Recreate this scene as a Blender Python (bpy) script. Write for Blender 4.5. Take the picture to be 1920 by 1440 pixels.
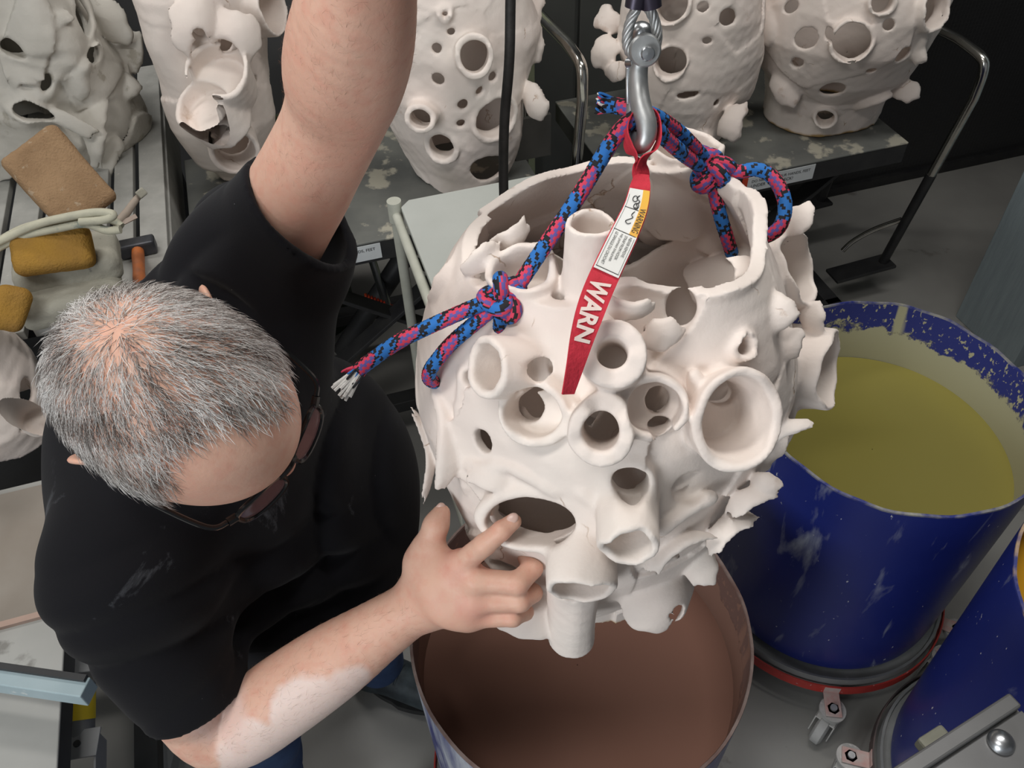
import bpy, bmesh, math, random
import numpy as np
from mathutils import Vector, Matrix

for o in list(bpy.data.objects):
    bpy.data.objects.remove(o, do_unlink=True)
scene = bpy.context.scene
COL = scene.collection
f32 = np.float32

# ------------------------------------------------------------------ camera
CAM_H = 2.05
PITCH, ROLL, FPX = math.radians(46.2), math.radians(-2.0), 1600.0
_F = np.array([0, math.cos(PITCH), -math.sin(PITCH)])
_U0 = np.array([0, math.sin(PITCH), math.cos(PITCH)])
_R0 = np.array([1.0, 0, 0])
CR = _R0 * math.cos(ROLL) + _U0 * math.sin(ROLL)
CU = _U0 * math.cos(ROLL) - _R0 * math.sin(ROLL)
CF = _F
CAM = np.array([0, 0, CAM_H])
cd = bpy.data.cameras.new('camera')
cam = bpy.data.objects.new('camera', cd)
COL.objects.link(cam)
cam.matrix_world = Matrix(((CR[0], CU[0], -CF[0], CAM[0]), (CR[1], CU[1], -CF[1], CAM[1]), (CR[2], CU[2], -CF[2], CAM[2]), (0, 0, 0, 1)))
cd.sensor_width = 36.0
cd.lens = 36.0 * FPX / 1920.0
cd.clip_start = 0.02
scene.camera = cam

# ------------------------------------------------------------------ world and light
w = bpy.data.worlds.new('workshop_air')
scene.world = w
w.use_nodes = True
w.node_tree.nodes['Background'].inputs[0].default_value = (0.92, 0.95, 1.0, 1)
w.node_tree.nodes['Background'].inputs[1].default_value = 0.14

def area(name, loc, target, sx, sy, power, col):
    l = bpy.data.lights.new(name, 'AREA')
    l.shape = 'RECTANGLE'; l.size = sx; l.size_y = sy; l.energy = power; l.color = col
    o = bpy.data.objects.new(name, l); COL.objects.link(o)
    o.location = loc
    o.rotation_euler = (Vector(target) - Vector(loc)).to_track_quat('-Z', 'Y').to_euler()
    return o
# three alike ceiling tubes hung just under the ceiling, pointing straight down, all above the frame
for _n, _x, _y in (('ceiling_lamp_front_offscreen', -0.75, 0.05), ('ceiling_lamp_back_offscreen', -1.45, 2.2), ('ceiling_lamp_right_offscreen', 0.66, 1.22)):
    area(_n, (_x, _y, 3.15), (_x, _y, 0), 1.2, 0.3, 19, (1.0, 0.97, 0.93))
# window in the left wall, behind the photographer
_c, _s = math.cos(math.radians(16)), math.sin(math.radians(16))
_wl = (-2.24 * _c + 1.5 * _s, -2.24 * _s - 1.5 * _c, 2.0)
area('window_left_offscreen', _wl, (_wl[0] + _c, _wl[1] + _s, 2.0), 1.6, 1.3, 62, (0.93, 0.97, 1.0))

vs = scene.view_settings
vs.view_transform = 'Standard'; vs.look = 'None'; vs.gamma = 1.0
vs.use_curve_mapping = False
vs.exposure = 0.14

# ------------------------------------------------------------------ small vector helpers
def at(u, v, d):
    """world point seen at photo pixel (u, v) at depth d (metres along the camera axis)"""
    return CAM + (CF + (u - 960) / FPX * CR + (720 - v) / FPX * CU) * d
def atz(u, v, z):
    r = CF + (u - 960) / FPX * CR + (720 - v) / FPX * CU
    return CAM + r * ((z - CAM_H) / r[2])
def V3(*a): return np.array(a, float)
def nrm(v):
    v = np.asarray(v, float); return v / max(1e-9, np.linalg.norm(v))
def frame(n, hint=(0, 0, 1)):
    n = nrm(n); h = np.asarray(hint, float)
    if abs(np.dot(n, nrm(h))) > .97: h = np.array([1.0, 0, 0])
    a = nrm(np.cross(h, n)); b = np.cross(n, a)
    return a, b, n
RA = math.radians(16)
EX = V3(math.cos(RA), math.sin(RA), 0); EY = V3(-math.sin(RA), math.cos(RA), 0); EZ = V3(0, 0, 1)
def room(x, y, z=0): return EX * x + EY * y + EZ * z

# ------------------------------------------------------------------ objects
def thing(name, label, cat, loc=(0, 0, 0), group=None):
    o = bpy.data.objects.new(name, None); COL.objects.link(o)
    o.empty_display_size = .05
    o.location = Vector(loc)
    o['label'] = label; o['category'] = cat
    if group: o['group'] = group
    return o
def root_loc(o):
    while o.parent: o = o.parent
    return np.array(o.location)
def tag(o, label, cat, group=None):
    o['label'] = label; o['category'] = cat
    if group: o['group'] = group
    return o
def obj(name, verts, faces, mat, parent=None, smooth=True, label=None, normals=None, kind=None):
    verts = np.asarray(verts, float)
    loc = None
    if parent is not None:
        verts = verts - root_loc(parent)
    else:
        loc = np.array([(verts[:, 0].min() + verts[:, 0].max()) / 2, (verts[:, 1].min() + verts[:, 1].max()) / 2, verts[:, 2].min()])
        verts = verts - loc
    me = bpy.data.meshes.new(name)
    if isinstance(faces, np.ndarray):
        n, k = faces.shape
        me.vertices.add(len(verts)); me.vertices.foreach_set('co', verts.astype(f32).ravel())
        me.loops.add(n * k); me.loops.foreach_set('vertex_index', faces.astype(np.int32).ravel())
        me.polygons.add(n); me.polygons.foreach_set('loop_start', np.arange(0, n * k, k, dtype=np.int32))
        me.update(calc_edges=True); me.validate()
    else:
        me.from_pydata([tuple(v) for v in verts], [], faces); me.update()
    if mat is not None:
        for m in (mat if isinstance(mat, (list, tuple)) else [mat]): me.materials.append(m)
    if smooth: me.polygons.foreach_set('use_smooth', [True] * len(me.polygons))
    if normals is not None:
        me.normals_split_custom_set_from_vertices([tuple(n) for n in normals])
    o = bpy.data.objects.new(name, me); COL.objects.link(o)
    if parent is not None: o.parent = parent
    else: o.location = Vector(loc)
    if label: o['label'] = label
    if kind: o['kind'] = kind
    return o
def bevel(o, w=.002, seg=2, angle=40):
    m = o.modifiers.new('bevel', 'BEVEL'); m.width = w; m.segments = seg; m.limit_method = 'ANGLE'; m.angle_limit = math.radians(angle)
    return o

class MB:
    """collects verts and faces for ONE mesh"""
    def __init__(s): s.v = []; s.f = []; s.m = []
    def put(s, v, f, m=0):
        b = len(s.v); s.v += [np.asarray(x, float) for x in v]; s.f += [tuple(i + b for i in q) for q in f]; s.m += [m] * len(f); return s
    def box(s, c, size, ax=(EX, EY, EZ), m=0):
        c = np.asarray(c, float); ax = [np.asarray(a, float) for a in ax]
        v = [c + ax[0] * (i * size[0] / 2) + ax[1] * (j * size[1] / 2) + ax[2] * (k * size[2] / 2) for i in (-1, 1) for j in (-1, 1) for k in (-1, 1)]
        return s.put(v, [(0, 1, 3, 2), (4, 6, 7, 5), (0, 4, 5, 1), (2, 3, 7, 6), (0, 2, 6, 4), (1, 5, 7, 3)], m)
    def bar(s, p, q, wd, th, hint=(0, 0, 1), m=0):
        p = np.asarray(p, float); q = np.asarray(q, float)
        n = nrm(q - p); a, b, _ = frame(n, hint)
        return s.box((p + q) / 2, (wd, th, np.linalg.norm(q - p)), (a, b, n), m)
    def cyl(s, p, q, r, r2=None, seg=24, caps=True, m=0):
        p = np.asarray(p, float); q = np.asarray(q, float); r2 = r if r2 is None else r2
        a, b, _ = frame(q - p)
        v = []
        for c, rr in ((p, r), (q, r2)):
            for i in range(seg):
                t = 2 * math.pi * i / seg; v.append(c + (a * math.cos(t) + b * math.sin(t)) * rr)
        f = [(i, (i + 1) % seg, seg + (i + 1) % seg, seg + i) for i in range(seg)]
        if caps: f += [tuple(range(seg - 1, -1, -1)), tuple(range(seg, 2 * seg))]
        return s.put(v, f, m)
    def tube(s, path, r, seg=12, closed=False, caps=True, m=0):
        P = [np.asarray(p, float) for p in path]; n = len(P); v = []; up = None
        rs = r if hasattr(r, '__len__') else [r] * n
        for i in range(n):
            if closed: t = nrm(P[(i + 1) % n] - P[i - 1])
            else: t = nrm(P[min(n - 1, i + 1)] - P[max(0, i - 1)])
            if up is None: a, b, _ = frame(t); up = a
            up = nrm(up - t * np.dot(up, t)); b = np.cross(t, up)
            for k in range(seg):
                th = 2 * math.pi * k / seg; v.append(P[i] + (up * math.cos(th) + b * math.sin(th)) * rs[i])
        f = []
        for i in range(n if closed else n - 1):
            j = (i + 1) % n
            for k in range(seg):
                l = (k + 1) % seg; f.append((i * seg + k, i * seg + l, j * seg + l, j * seg + k))
        if caps and not closed: f += [tuple(range(seg - 1, -1, -1)), tuple(range((n - 1) * seg, n * seg))]
        return s.put(v, f, m)
    def lathe(s, prof, c=(0, 0, 0), axis=(0, 0, 1), seg=48, m=0, wob=None, mats=None):
        a, b, n = frame(axis); c = np.asarray(c, float); v = []
        for j, (r, h) in enumerate(prof):
            for i in range(seg):
                t = 2 * math.pi * i / seg
                rr, hh = (r, h) if wob is None else wob(j, t, r, h)
                v.append(c + (a * math.cos(t) + b * math.sin(t)) * rr + n * hh)
        base = len(s.v); s.v += v
        for j in range(len(prof) - 1):
            for i in range(seg):
                k = (i + 1) % seg
                s.f.append((base + j * seg + i, base + j * seg + k, base + (j + 1) * seg + k, base + (j + 1) * seg + i)); s.m.append(mats[j] if mats else m)
        return s
    def disc(s, c, r, axis=(0, 0, 1), seg=48, m=0):
        a, b, n = frame(axis); c = np.asarray(c, float)
        v = [c + (a * math.cos(2 * math.pi * i / seg) + b * math.sin(2 * math.pi * i / seg)) * r for i in range(seg)]
        return s.put(v, [tuple(range(seg))], m)
    def ball(s, c, r, ax=None, nu=20, nv=12, m=0):
        c = np.asarray(c, float); r = (r, r, r) if not hasattr(r, '__len__') else r
        ax = ax or (V3(1, 0, 0), V3(0, 1, 0), V3(0, 0, 1)); v = []
        for j in range(nv + 1):
            ph = math.pi * j / nv
            for i in range(nu):
                t = 2 * math.pi * i / nu
                v.append(c + ax[0] * r[0] * math.sin(ph) * math.cos(t) + ax[1] * r[1] * math.sin(ph) * math.sin(t) + ax[2] * r[2] * math.cos(ph))
        f = [(j * nu + i, (j + 1) * nu + i, (j + 1) * nu + (i + 1) % nu, j * nu + (i + 1) % nu) for j in range(nv) for i in range(nu)]
        return s.put(v, f, m)
    def build(s, name, mat, parent=None, smooth=True, label=None, kind=None, auto=True, bev=0):
        o = obj(name, s.v, s.f, mat, parent, smooth=smooth, label=label, kind=kind)
        if isinstance(mat, (list, tuple)): o.data.polygons.foreach_set('material_index', s.m)
        bm = bmesh.new(); bm.from_mesh(o.data); bmesh.ops.recalc_face_normals(bm, faces=bm.faces)
        if auto and smooth:
            for e in bm.edges:
                if len(e.link_faces) == 2 and e.calc_face_angle(0) > math.radians(40): e.smooth = False
        bm.to_mesh(o.data); bm.free()
        if bev: bevel(o, bev)
        return o

def spline(pts, n=12, closed=False):
    P = [np.asarray(p, float) for p in pts]; out = []; m = len(P)
    for i in range(m if closed else m - 1):
        if closed: p0, p1, p2, p3 = P[i - 1], P[i], P[(i + 1) % m], P[(i + 2) % m]
        else: p0, p1, p2, p3 = P[max(0, i - 1)], P[i], P[i + 1], P[min(m - 1, i + 2)]
        for k in range(n):
            t = k / n
            out.append(.5 * ((2 * p1) + (-p0 + p2) * t + (2 * p0 - 5 * p1 + 4 * p2 - p3) * t * t + (-p0 + 3 * p1 - 3 * p2 + p3) * t ** 3))
    if not closed: out.append(P[-1])
    return out

# ------------------------------------------------------------------ materials
def newmat(name):
    m = bpy.data.materials.new(name); m.use_nodes = True
    nt = m.node_tree; b = nt.nodes['Principled BSDF']
    return m, nt, b
def N(nt, t, **kw):
    n = nt.nodes.new(t)
    for k, v in kw.items():
        if k in ('inputs',):
            for a, c in v.items(): n.inputs[a].default_value = c
        else: setattr(n, k, v)
    return n
def c4(c): return (c[0], c[1], c[2], 1)
def noise_node(nt, scale, detail=4, vec=None, stretch=None, rough=.55, dist=0):
    tc = N(nt, 'ShaderNodeTexCoord')
    out = tc.outputs['Object']
    if stretch:
        mp = N(nt, 'ShaderNodeMapping'); mp.inputs['Scale'].default_value = stretch
        nt.links.new(out, mp.inputs[0]); out = mp.outputs[0]
    n = N(nt, 'ShaderNodeTexNoise')
    n.inputs['Scale'].default_value = scale; n.inputs['Detail'].default_value = detail; n.inputs['Roughness'].default_value = rough; n.inputs['Distortion'].default_value = dist
    nt.links.new(out, n.inputs['Vector'])
    return n.outputs['Fac']
def ramp(nt, fac, stops):
    r = N(nt, 'ShaderNodeValToRGB'); e = r.color_ramp.elements
    while len(e) < len(stops): e.new(.5)
    for i, (p, c) in enumerate(stops): e[i].position = p; e[i].color = c4(c) if len(c) == 3 else c
    nt.links.new(fac, r.inputs[0]); return r.outputs[0]
def mixc(nt, fac, a, b):
    m = N(nt, 'ShaderNodeMix', data_type='RGBA')
    for s, x in ((0, fac), (6, a), (7, b)):
        if isinstance(x, (int, float)): m.inputs[s].default_value = x
        elif isinstance(x, tuple): m.inputs[s].default_value = c4(x)
        else: nt.links.new(x, m.inputs[s])
    return m.outputs[2]
def bump(nt, b, fac, strength=.3, dist=.002, prev=None):
    bp = N(nt, 'ShaderNodeBump'); bp.inputs['Strength'].default_value = strength; bp.inputs['Distance'].default_value = dist
    nt.links.new(fac, bp.inputs['Height'])
    if prev is not None: nt.links.new(prev, bp.inputs['Normal'])
    nt.links.new(bp.outputs[0], b.inputs['Normal']); return bp.outputs[0]
def math_(nt, op, a, b=0.0):
    m = N(nt, 'ShaderNodeMath', operation=op)
    for i, x in enumerate((a, b)):
        if isinstance(x, (int, float)): m.inputs[i].default_value = x
        else: nt.links.new(x, m.inputs[i])
    return m.outputs[0]
def M(name, c1, c2=None, scale=18, rough=.6, metal=0.0, bmp=0.0, bscale=120, bdist=.001, spots=None, sscale=60, sthr=.68, spec=.5, stretch=None, coat=0, sss=0):
    """colour drifting between c1 and c2, optional spots of another colour, fine relief"""
    m, nt, b = newmat(name)
    b.inputs['Roughness'].default_value = rough; b.inputs['Metallic'].default_value = metal
    b.inputs['Specular IOR Level'].default_value = spec
    b.inputs['Coat Weight'].default_value = coat
    if c2 is None: c2 = tuple(min(1, x * .88) for x in c1)
    col = mixc(nt, ramp(nt, noise_node(nt, scale, 5, stretch=stretch), [(.35, (0, 0, 0)), (.65, (1, 1, 1))]), c1, c2)
    if spots:
        col = mixc(nt, ramp(nt, noise_node(nt, sscale, 6, stretch=stretch), [(sthr, (0, 0, 0)), (sthr + .05, (1, 1, 1))]), col, spots)
    nt.links.new(col, b.inputs['Base Color'])
    if bmp: bump(nt, b, noise_node(nt, bscale, 4, stretch=stretch), bmp, bdist)
    if sss:
        b.inputs['Subsurface Weight'].default_value = sss; b.inputs['Subsurface Radius'].default_value = (.012, .005, .003); b.inputs['Subsurface Scale'].default_value = 1.0
    return m
MT = {}
MT['ceramic'] = M('ceramic', (.84, .765, .705), (.79, .695, .64), 7, .78, bmp=.35, bscale=160, bdist=.0012, spots=(.66, .55, .48), sscale=14, sthr=.66, spec=.3)
def add_cracks(m, scale=5.0, col=(.50, .35, .25), width=.0055, thr=.55):
    """fine tan cracks where clay slabs were joined"""
    nt = m.node_tree; b = nt.nodes['Principled BSDF']
    tc = N(nt, 'ShaderNodeTexCoord'); nz = N(nt, 'ShaderNodeTexNoise'); nz.inputs['Scale'].default_value = 9; nz.inputs['Detail'].default_value = 6
    nt.links.new(tc.outputs['Object'], nz.inputs['Vector'])
    mx = N(nt, 'ShaderNodeMix', data_type='VECTOR'); mx.inputs[0].default_value = .16
    nt.links.new(tc.outputs['Object'], mx.inputs[4]); nt.links.new(nz.outputs['Color'], mx.inputs[5])
    vo = N(nt, 'ShaderNodeTexVoronoi', feature='DISTANCE_TO_EDGE'); vo.inputs['Scale'].default_value = scale; nt.links.new(mx.outputs[1], vo.inputs['Vector'])
    line = ramp(nt, vo.outputs['Distance'], [(width * .4, (1, 1, 1)), (width, (0, 0, 0))])
    msk = ramp(nt, noise_node(nt, 11, 3), [(thr, (0, 0, 0)), (thr + .05, (1, 1, 1))])
    fac = math_(nt, 'MULTIPLY', line, msk)
    old = b.inputs['Base Color'].links[0].from_socket
    sp = N(nt, 'ShaderNodeSeparateXYZ'); nt.links.new(tc.outputs['Object'], sp.inputs[0])
    foot = ramp(nt, math_(nt, 'ADD', sp.outputs[2], math_(nt, 'MULTIPLY', math_(nt, 'SUBTRACT', noise_node(nt, 16, 3), .5), .03)), [(.004, (1, 1, 1)), (.010, (0, 0, 0))])
    nt.links.new(mixc(nt, foot, mixc(nt, fac, old, col), (.50, .33, .14)), b.inputs['Base Color'])
    bo = b.inputs['Normal'].links[0].from_socket
    bump(nt, b, math_(nt, 'SUBTRACT', 1.0, fac), .5, .002, bo)
add_cracks(MT['ceramic'])
MT['ceramic_cool'] = M('ceramic_cool', (.84, .765, .705), (.79, .695, .64), 6, .78, bmp=.35, bscale=140, bdist=.0012, spots=(.66, .55, .48), sscale=12, sthr=.66, spec=.3)
add_cracks(MT['ceramic_cool'], thr=.6)
MT['ceramic_grey'] = M('ceramic_grey', (.66, .635, .58), (.57, .545, .49), 6, .85, bmp=.5, bscale=90, bdist=.002, spots=(.45, .42, .36), sscale=14, sthr=.64, spec=.3)
MT['base_wax'] = M('base_wax', (.62, .42, .2), (.5, .33, .15), 30, .6)
MT['steel'] = M('steel', (.62, .64, .66), (.5, .52, .54), 30, .32, 1.0, bmp=.15, bscale=80)
MT['galv'] = M('galv', (.55, .56, .56), (.42, .43, .43), 40, .45, .8, bmp=.2, bscale=120)
MT['chrome'] = M('chrome', (.75, .74, .70), (.62, .6, .55), 25, .16, 1.0)
MT['black_paint'] = M('black_paint', (.018, .018, .02), (.03, .03, .03), 15, .45, spots=(.10, .10, .09), sscale=90, sthr=.70)
MT['grey_paint'] = M('grey_paint', (.20, .21, .215), (.16, .165, .17), 12, .5, spots=(.34, .34, .33), sscale=70, sthr=.68)
MT['mid_grey'] = M('mid_grey', (.30, .31, .32), (.24, .25, .26), 10, .5, spots=(.5, .5, .5), sscale=60, sthr=.68)
MT['dark_grey'] = M('dark_grey', (.045, .047, .05), (.035, .036, .038), 8, .6)
MT['pale_paint'] = M('pale_paint', (.53, .555, .525), (.48, .505, .475), 5, .5, spots=(.35, .33, .27), sscale=26, sthr=.72)
MT['cream_tube'] = M('cream_tube', (.56, .57, .50), (.48, .49, .42), 14, .45)
MT['lift_top'] = M('lift_top', (.105, .11, .105), (.17, .175, .16), 6, .6, bmp=.2, bscale=40, spots=(.40, .38, .31), sscale=11, sthr=.56)
MT['slat'] = M('slat', (.42, .42, .395), (.34, .34, .32), 6, .75, bmp=.3, bscale=60, spots=(.52, .5, .46), sscale=40, sthr=.66, stretch=(3, 3, 3))
MT['concrete'] = M('concrete', (.33, .325, .305), (.26, .255, .24), 2.2, .55, bmp=.2, bscale=30, bdist=.002, spots=(.20, .19, .175), sscale=7, sthr=.66)
MT['wall_dark'] = M('wall_dark', (.09, .092, .095), (.075, .077, .08), 3, .7)
MT['cabinet'] = M('cabinet', (.10, .105, .10), (.085, .09, .085), 5, .45)
MT['green_board'] = M('green_board', (.30, .33, .22), (.25, .28, .18), 5, .6)
MT['post_blue'] = M('post_blue', (.29, .345, .365), (.24, .29, .31), 4, .6, bmp=.5, bscale=30, bdist=.002, stretch=(14, 14, 1.2), spots=(.5, .53, .53), sscale=30, sthr=.72)
MT['sponge_tan'] = M('sponge_tan', (.36, .235, .135), (.29, .185, .105), 14, .95, bmp=.9, bscale=220, bdist=.003, spots=(.42, .32, .22), sscale=40, sthr=.62, spec=.1)
MT['sponge_yellow'] = M('sponge_yellow', (.40, .225, .045), (.30, .17, .05), 9, .95, bmp=.9, bscale=240, bdist=.003, spec=.1)
MT['foam'] = M('foam', (.40, .39, .33), (.33, .315, .265), 9, .95, bmp=.6, bscale=160, bdist=.002, spots=(.22, .21, .19), sscale=55, sthr=.68, spec=.1)
MT['cord_cream'] = M('cord_cream', (.55, .53, .41), (.44, .43, .34), 18, .9, bmp=.6, bscale=90, bdist=.002, spots=(.27, .30, .26), sscale=24, sthr=.62)
MT['hammer_orange'] = M('hammer_orange', (.62, .17, .03), (.35, .12, .05), 22, .5)
MT['hammer_head'] = M('hammer_head', (.06, .065, .075), (.10, .10, .11), 30, .45, .6)
MT['black_cord'] = M('black_cord', (.006, .006, .006), (.014, .014, .014), 60, .6, bmp=.5, bscale=80, bdist=.002)
MT['red_paint'] = M('red_paint', (.50, .045, .035), (.36, .03, .025), 12, .45, spots=(.62, .50, .47), sscale=75, sthr=.66)
MT['tray'] = M('tray', (.26, .265, .26), (.19, .195, .19), 12, .6, spots=(.38, .37, .35), sscale=30, sthr=.66)
MT['dark_ring'] = M('dark_ring', (.05, .04, .04), (.10, .07, .065), 20, .5, spots=(.3, .25, .24), sscale=50, sthr=.68)
MT['caster'] = M('caster', (.40, .40, .385), (.52, .51, .49), 30, .6, .25, spots=(.58, .56, .54), sscale=80, sthr=.6)
MT['caster_red'] = M('caster_red', (.52, .30, .27), (.50, .42, .39), 50, .6)
MT['rubber'] = M('rubber', (.42, .42, .41), (.35, .35, .34), 30, .7)
MT['rubber_dark'] = M('rubber_dark', (.02, .02, .02), (.035, .035, .035), 30, .7)
MT['strap_red'] = M('strap_red', (.62, .03, .055), (.50, .022, .04), 60, .85, bmp=.6, bscale=300, bdist=.0015)
MT['label_white'] = M('label_white', (.78, .78, .76), (.72, .72, .69), 15, .55)
MT['label_grey'] = M('label_grey', (.64, .67, .68), (.58, .61, .62), 15, .5)
MT['label_orange'] = M('label_orange', (.75, .36, .03), (.80, .50, .04), 9, .5)
MT['label_yellow'] = M('label_yellow', (.78, .58, .02), (.68, .5, .03), 14, .5)
MT['ink'] = M('ink', (.02, .02, .02), (.03, .03, .03), 10, .6)
MT['thread_white'] = M('thread_white', (.78, .66, .60), (.74, .58, .54), 120, .9)
MT['denim'] = M('denim', (.03, .06, .15), (.045, .09, .20), 20, .9, bmp=.4, bscale=300)
MT['boot'] = M('boot', (.018, .024, .03), (.05, .07, .08), 26, .6, bmp=.3, bscale=60)
MT['frame_black'] = M('frame_black', (.006, .006, .007), (.01, .01, .01), 10, .16)
MT['light_blue'] = M('light_blue', (.42, .53, .57), (.36, .47, .51), 10, .5, spots=(.72, .74, .73), sscale=16, sthr=.62)
MT['clay_sheet'] = M('clay_sheet', (.25, .215, .18), (.31, .28, .245), 4, .8, bmp=.2, bscale=40, spots=(.42, .39, .35), sscale=14, sthr=.68)
MT['lift_grey'] = M('lift_grey', (.37, .375, .36), (.44, .44, .42), 4, .5, spots=(.24, .235, .22), sscale=9, sthr=.68)
MT['spring_orange'] = M('spring_orange', (.62, .07, .02), (.5, .05, .02), 20, .5)
MT['plate_grey'] = M('plate_grey', (.20, .20, .20), (.155, .155, .155), 7, .42, .35, spots=(.27, .26, .25), sscale=20, sthr=.64)
MT['plaster'] = M('plaster', (.30, .30, .29), (.26, .26, .25), 4, .85)
# ------------------------------------------------------------------ signed distance volumes -> meshes
class Vol:
    def __init__(s, lo, hi, h):
        s.lo = np.array(lo, float); s.h = h
        s.n = np.ceil((np.array(hi, float) - s.lo) / h).astype(int) + 1
        s.f = np.full(s.n, .2, f32); s.id = np.zeros(s.n, np.int16)
    def sl(s, lo, hi):
        a = np.clip(np.floor((np.array(lo) - s.lo) / s.h).astype(int), 0, s.n); b = np.clip(np.ceil((np.array(hi) - s.lo) / s.h).astype(int) + 1, 0, s.n)
        sl = tuple(slice(a[i], b[i]) for i in range(3))
        X = (s.lo[0] + np.arange(a[0], b[0]) * s.h).astype(f32)[:, None, None]
        Y = (s.lo[1] + np.arange(a[1], b[1]) * s.h).astype(f32)[None, :, None]
        Z = (s.lo[2] + np.arange(a[2], b[2]) * s.h).astype(f32)[None, None, :]
        return sl, X, Y, Z
    def add(s, fn, lo, hi, k=.0, pid=None):
        sl, X, Y, Z = s.sl(lo, hi)
        if 0 in s.f[sl].shape: return
        d = fn(X, Y, Z).astype(f32); g = s.f[sl]
        if pid is not None: s.id[sl][d < g] = pid
        if k > 0:
            h = np.maximum(k - np.abs(d - g), 0) / k
            s.f[sl] = np.minimum(d, g) - h * h * k * .25
        else: s.f[sl] = np.minimum(d, g)
    def sub(s, fn, lo, hi, k=.0):
        sl, X, Y, Z = s.sl(lo, hi)
        if 0 in s.f[sl].shape: return
        d = -fn(X, Y, Z).astype(f32); g = s.f[sl]
        if k > 0:
            h = np.maximum(k - np.abs(d - g), 0) / k
            s.f[sl] = np.maximum(d, g) + h * h * k * .25
        else: s.f[sl] = np.maximum(d, g)
    def near(s, band):
        idx = np.nonzero(np.abs(s.f) < band)
        P = np.stack([s.lo[i] + idx[i] * s.h for i in range(3)], -1).astype(f32)
        return idx, P
    def mesh(s):
        f = s.f; S = f < 0
        c = np.zeros(s.n - 1, np.int8)
        for i in (0, 1):
            for j in (0, 1):
                for k in (0, 1):
                    c += S[i:s.n[0] - 1 + i, j:s.n[1] - 1 + j, k:s.n[2] - 1 + k]
        act = np.stack(np.nonzero((c > 0) & (c < 8)), -1)
        del c
        m = s.n - 1
        key = (act[:, 0] * m[1] + act[:, 1]) * m[2] + act[:, 2]
        acc = np.zeros((len(act), 3)); cnt = np.zeros(len(act))
        cor = {}
        for i in (0, 1):
            for j in (0, 1):
                for k in (0, 1):
                    cor[i, j, k] = f[act[:, 0] + i, act[:, 1] + j, act[:, 2] + k].astype(float)
        ks = list(cor)
        for a in ks:
            for ax in range(3):
                if a[ax] == 0:
                    b = list(a); b[ax] = 1; b = tuple(b)
                    fa, fb = cor[a], cor[b]; q = (fa < 0) != (fb < 0)
                    t = fa[q] / (fa[q] - fb[q])
                    p = np.tile(np.array(a, float), (q.sum(), 1)); p[:, ax] = t
                    acc[q] += p; cnt[q] += 1
        vert = s.lo + (act + acc / cnt[:, None]) * s.h
        vid = s.id[act[:, 0], act[:, 1], act[:, 2]]
        quads = []
        for ax in range(3):
            sa = [slice(None)] * 3; sb = [slice(None)] * 3
            sa[ax] = slice(0, -1); sb[ax] = slice(1, None)
            D = S[tuple(sa)] != S[tuple(sb)]
            e = np.stack(np.nonzero(D), -1)
            o1, o2 = [i for i in range(3) if i != ax]
            ok = (e[:, o1] > 0) & (e[:, o2] > 0) & (e[:, o1] < s.n[o1] - 1) & (e[:, o2] < s.n[o2] - 1)
            e = e[ok]
            ins = S[e[:, 0], e[:, 1], e[:, 2]]
            q = []
            for d1, d2 in ((-1, -1), (0, -1), (0, 0), (-1, 0)):
                cc = e.copy(); cc[:, o1] += d1; cc[:, o2] += d2
                q.append(np.searchsorted(key, (cc[:, 0] * m[1] + cc[:, 1]) * m[2] + cc[:, 2]))
            q = np.stack(q, -1)
            flip = ins if ax != 1 else ~ins
            q[~flip] = q[~flip][:, ::-1]
            quads.append(q)
        return vert, np.concatenate(quads), vid

def relax(v, q, it=1, lam=.5):
    for _ in range(it):
        a = np.zeros_like(v); c = np.zeros(len(v))
        for i in range(4):
            for j in (1, 3):
                np.add.at(a, q[:, i], v[q[:, (i + j) % 4]]); np.add.at(c, q[:, i], 1)
        v = v + lam * (a / np.maximum(c, 1)[:, None] - v)
    return v
def vnormals(v, q):
    n = np.cross(v[q[:, 2]] - v[q[:, 0]], v[q[:, 3]] - v[q[:, 1]])
    a = np.zeros_like(v)
    for i in range(4): np.add.at(a, q[:, i], n)
    return a / np.maximum(1e-12, np.linalg.norm(a, axis=1))[:, None]
def drop_islands(v, q, vid, minfrac=.02):
    lab = np.arange(len(v))
    for _ in range(400):
        m = lab[q].min(1); new = lab.copy()
        for i in range(4): np.minimum.at(new, q[:, i], m)
        new = new[new]
        if (new == lab).all(): break
        lab = new
    u, c = np.unique(lab, return_counts=True)
    keep = np.isin(lab, u[c >= minfrac * c.max()])
    idx = np.cumsum(keep) - 1
    return v[keep], idx[q[keep[q].all(1)]], vid[keep]

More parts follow.
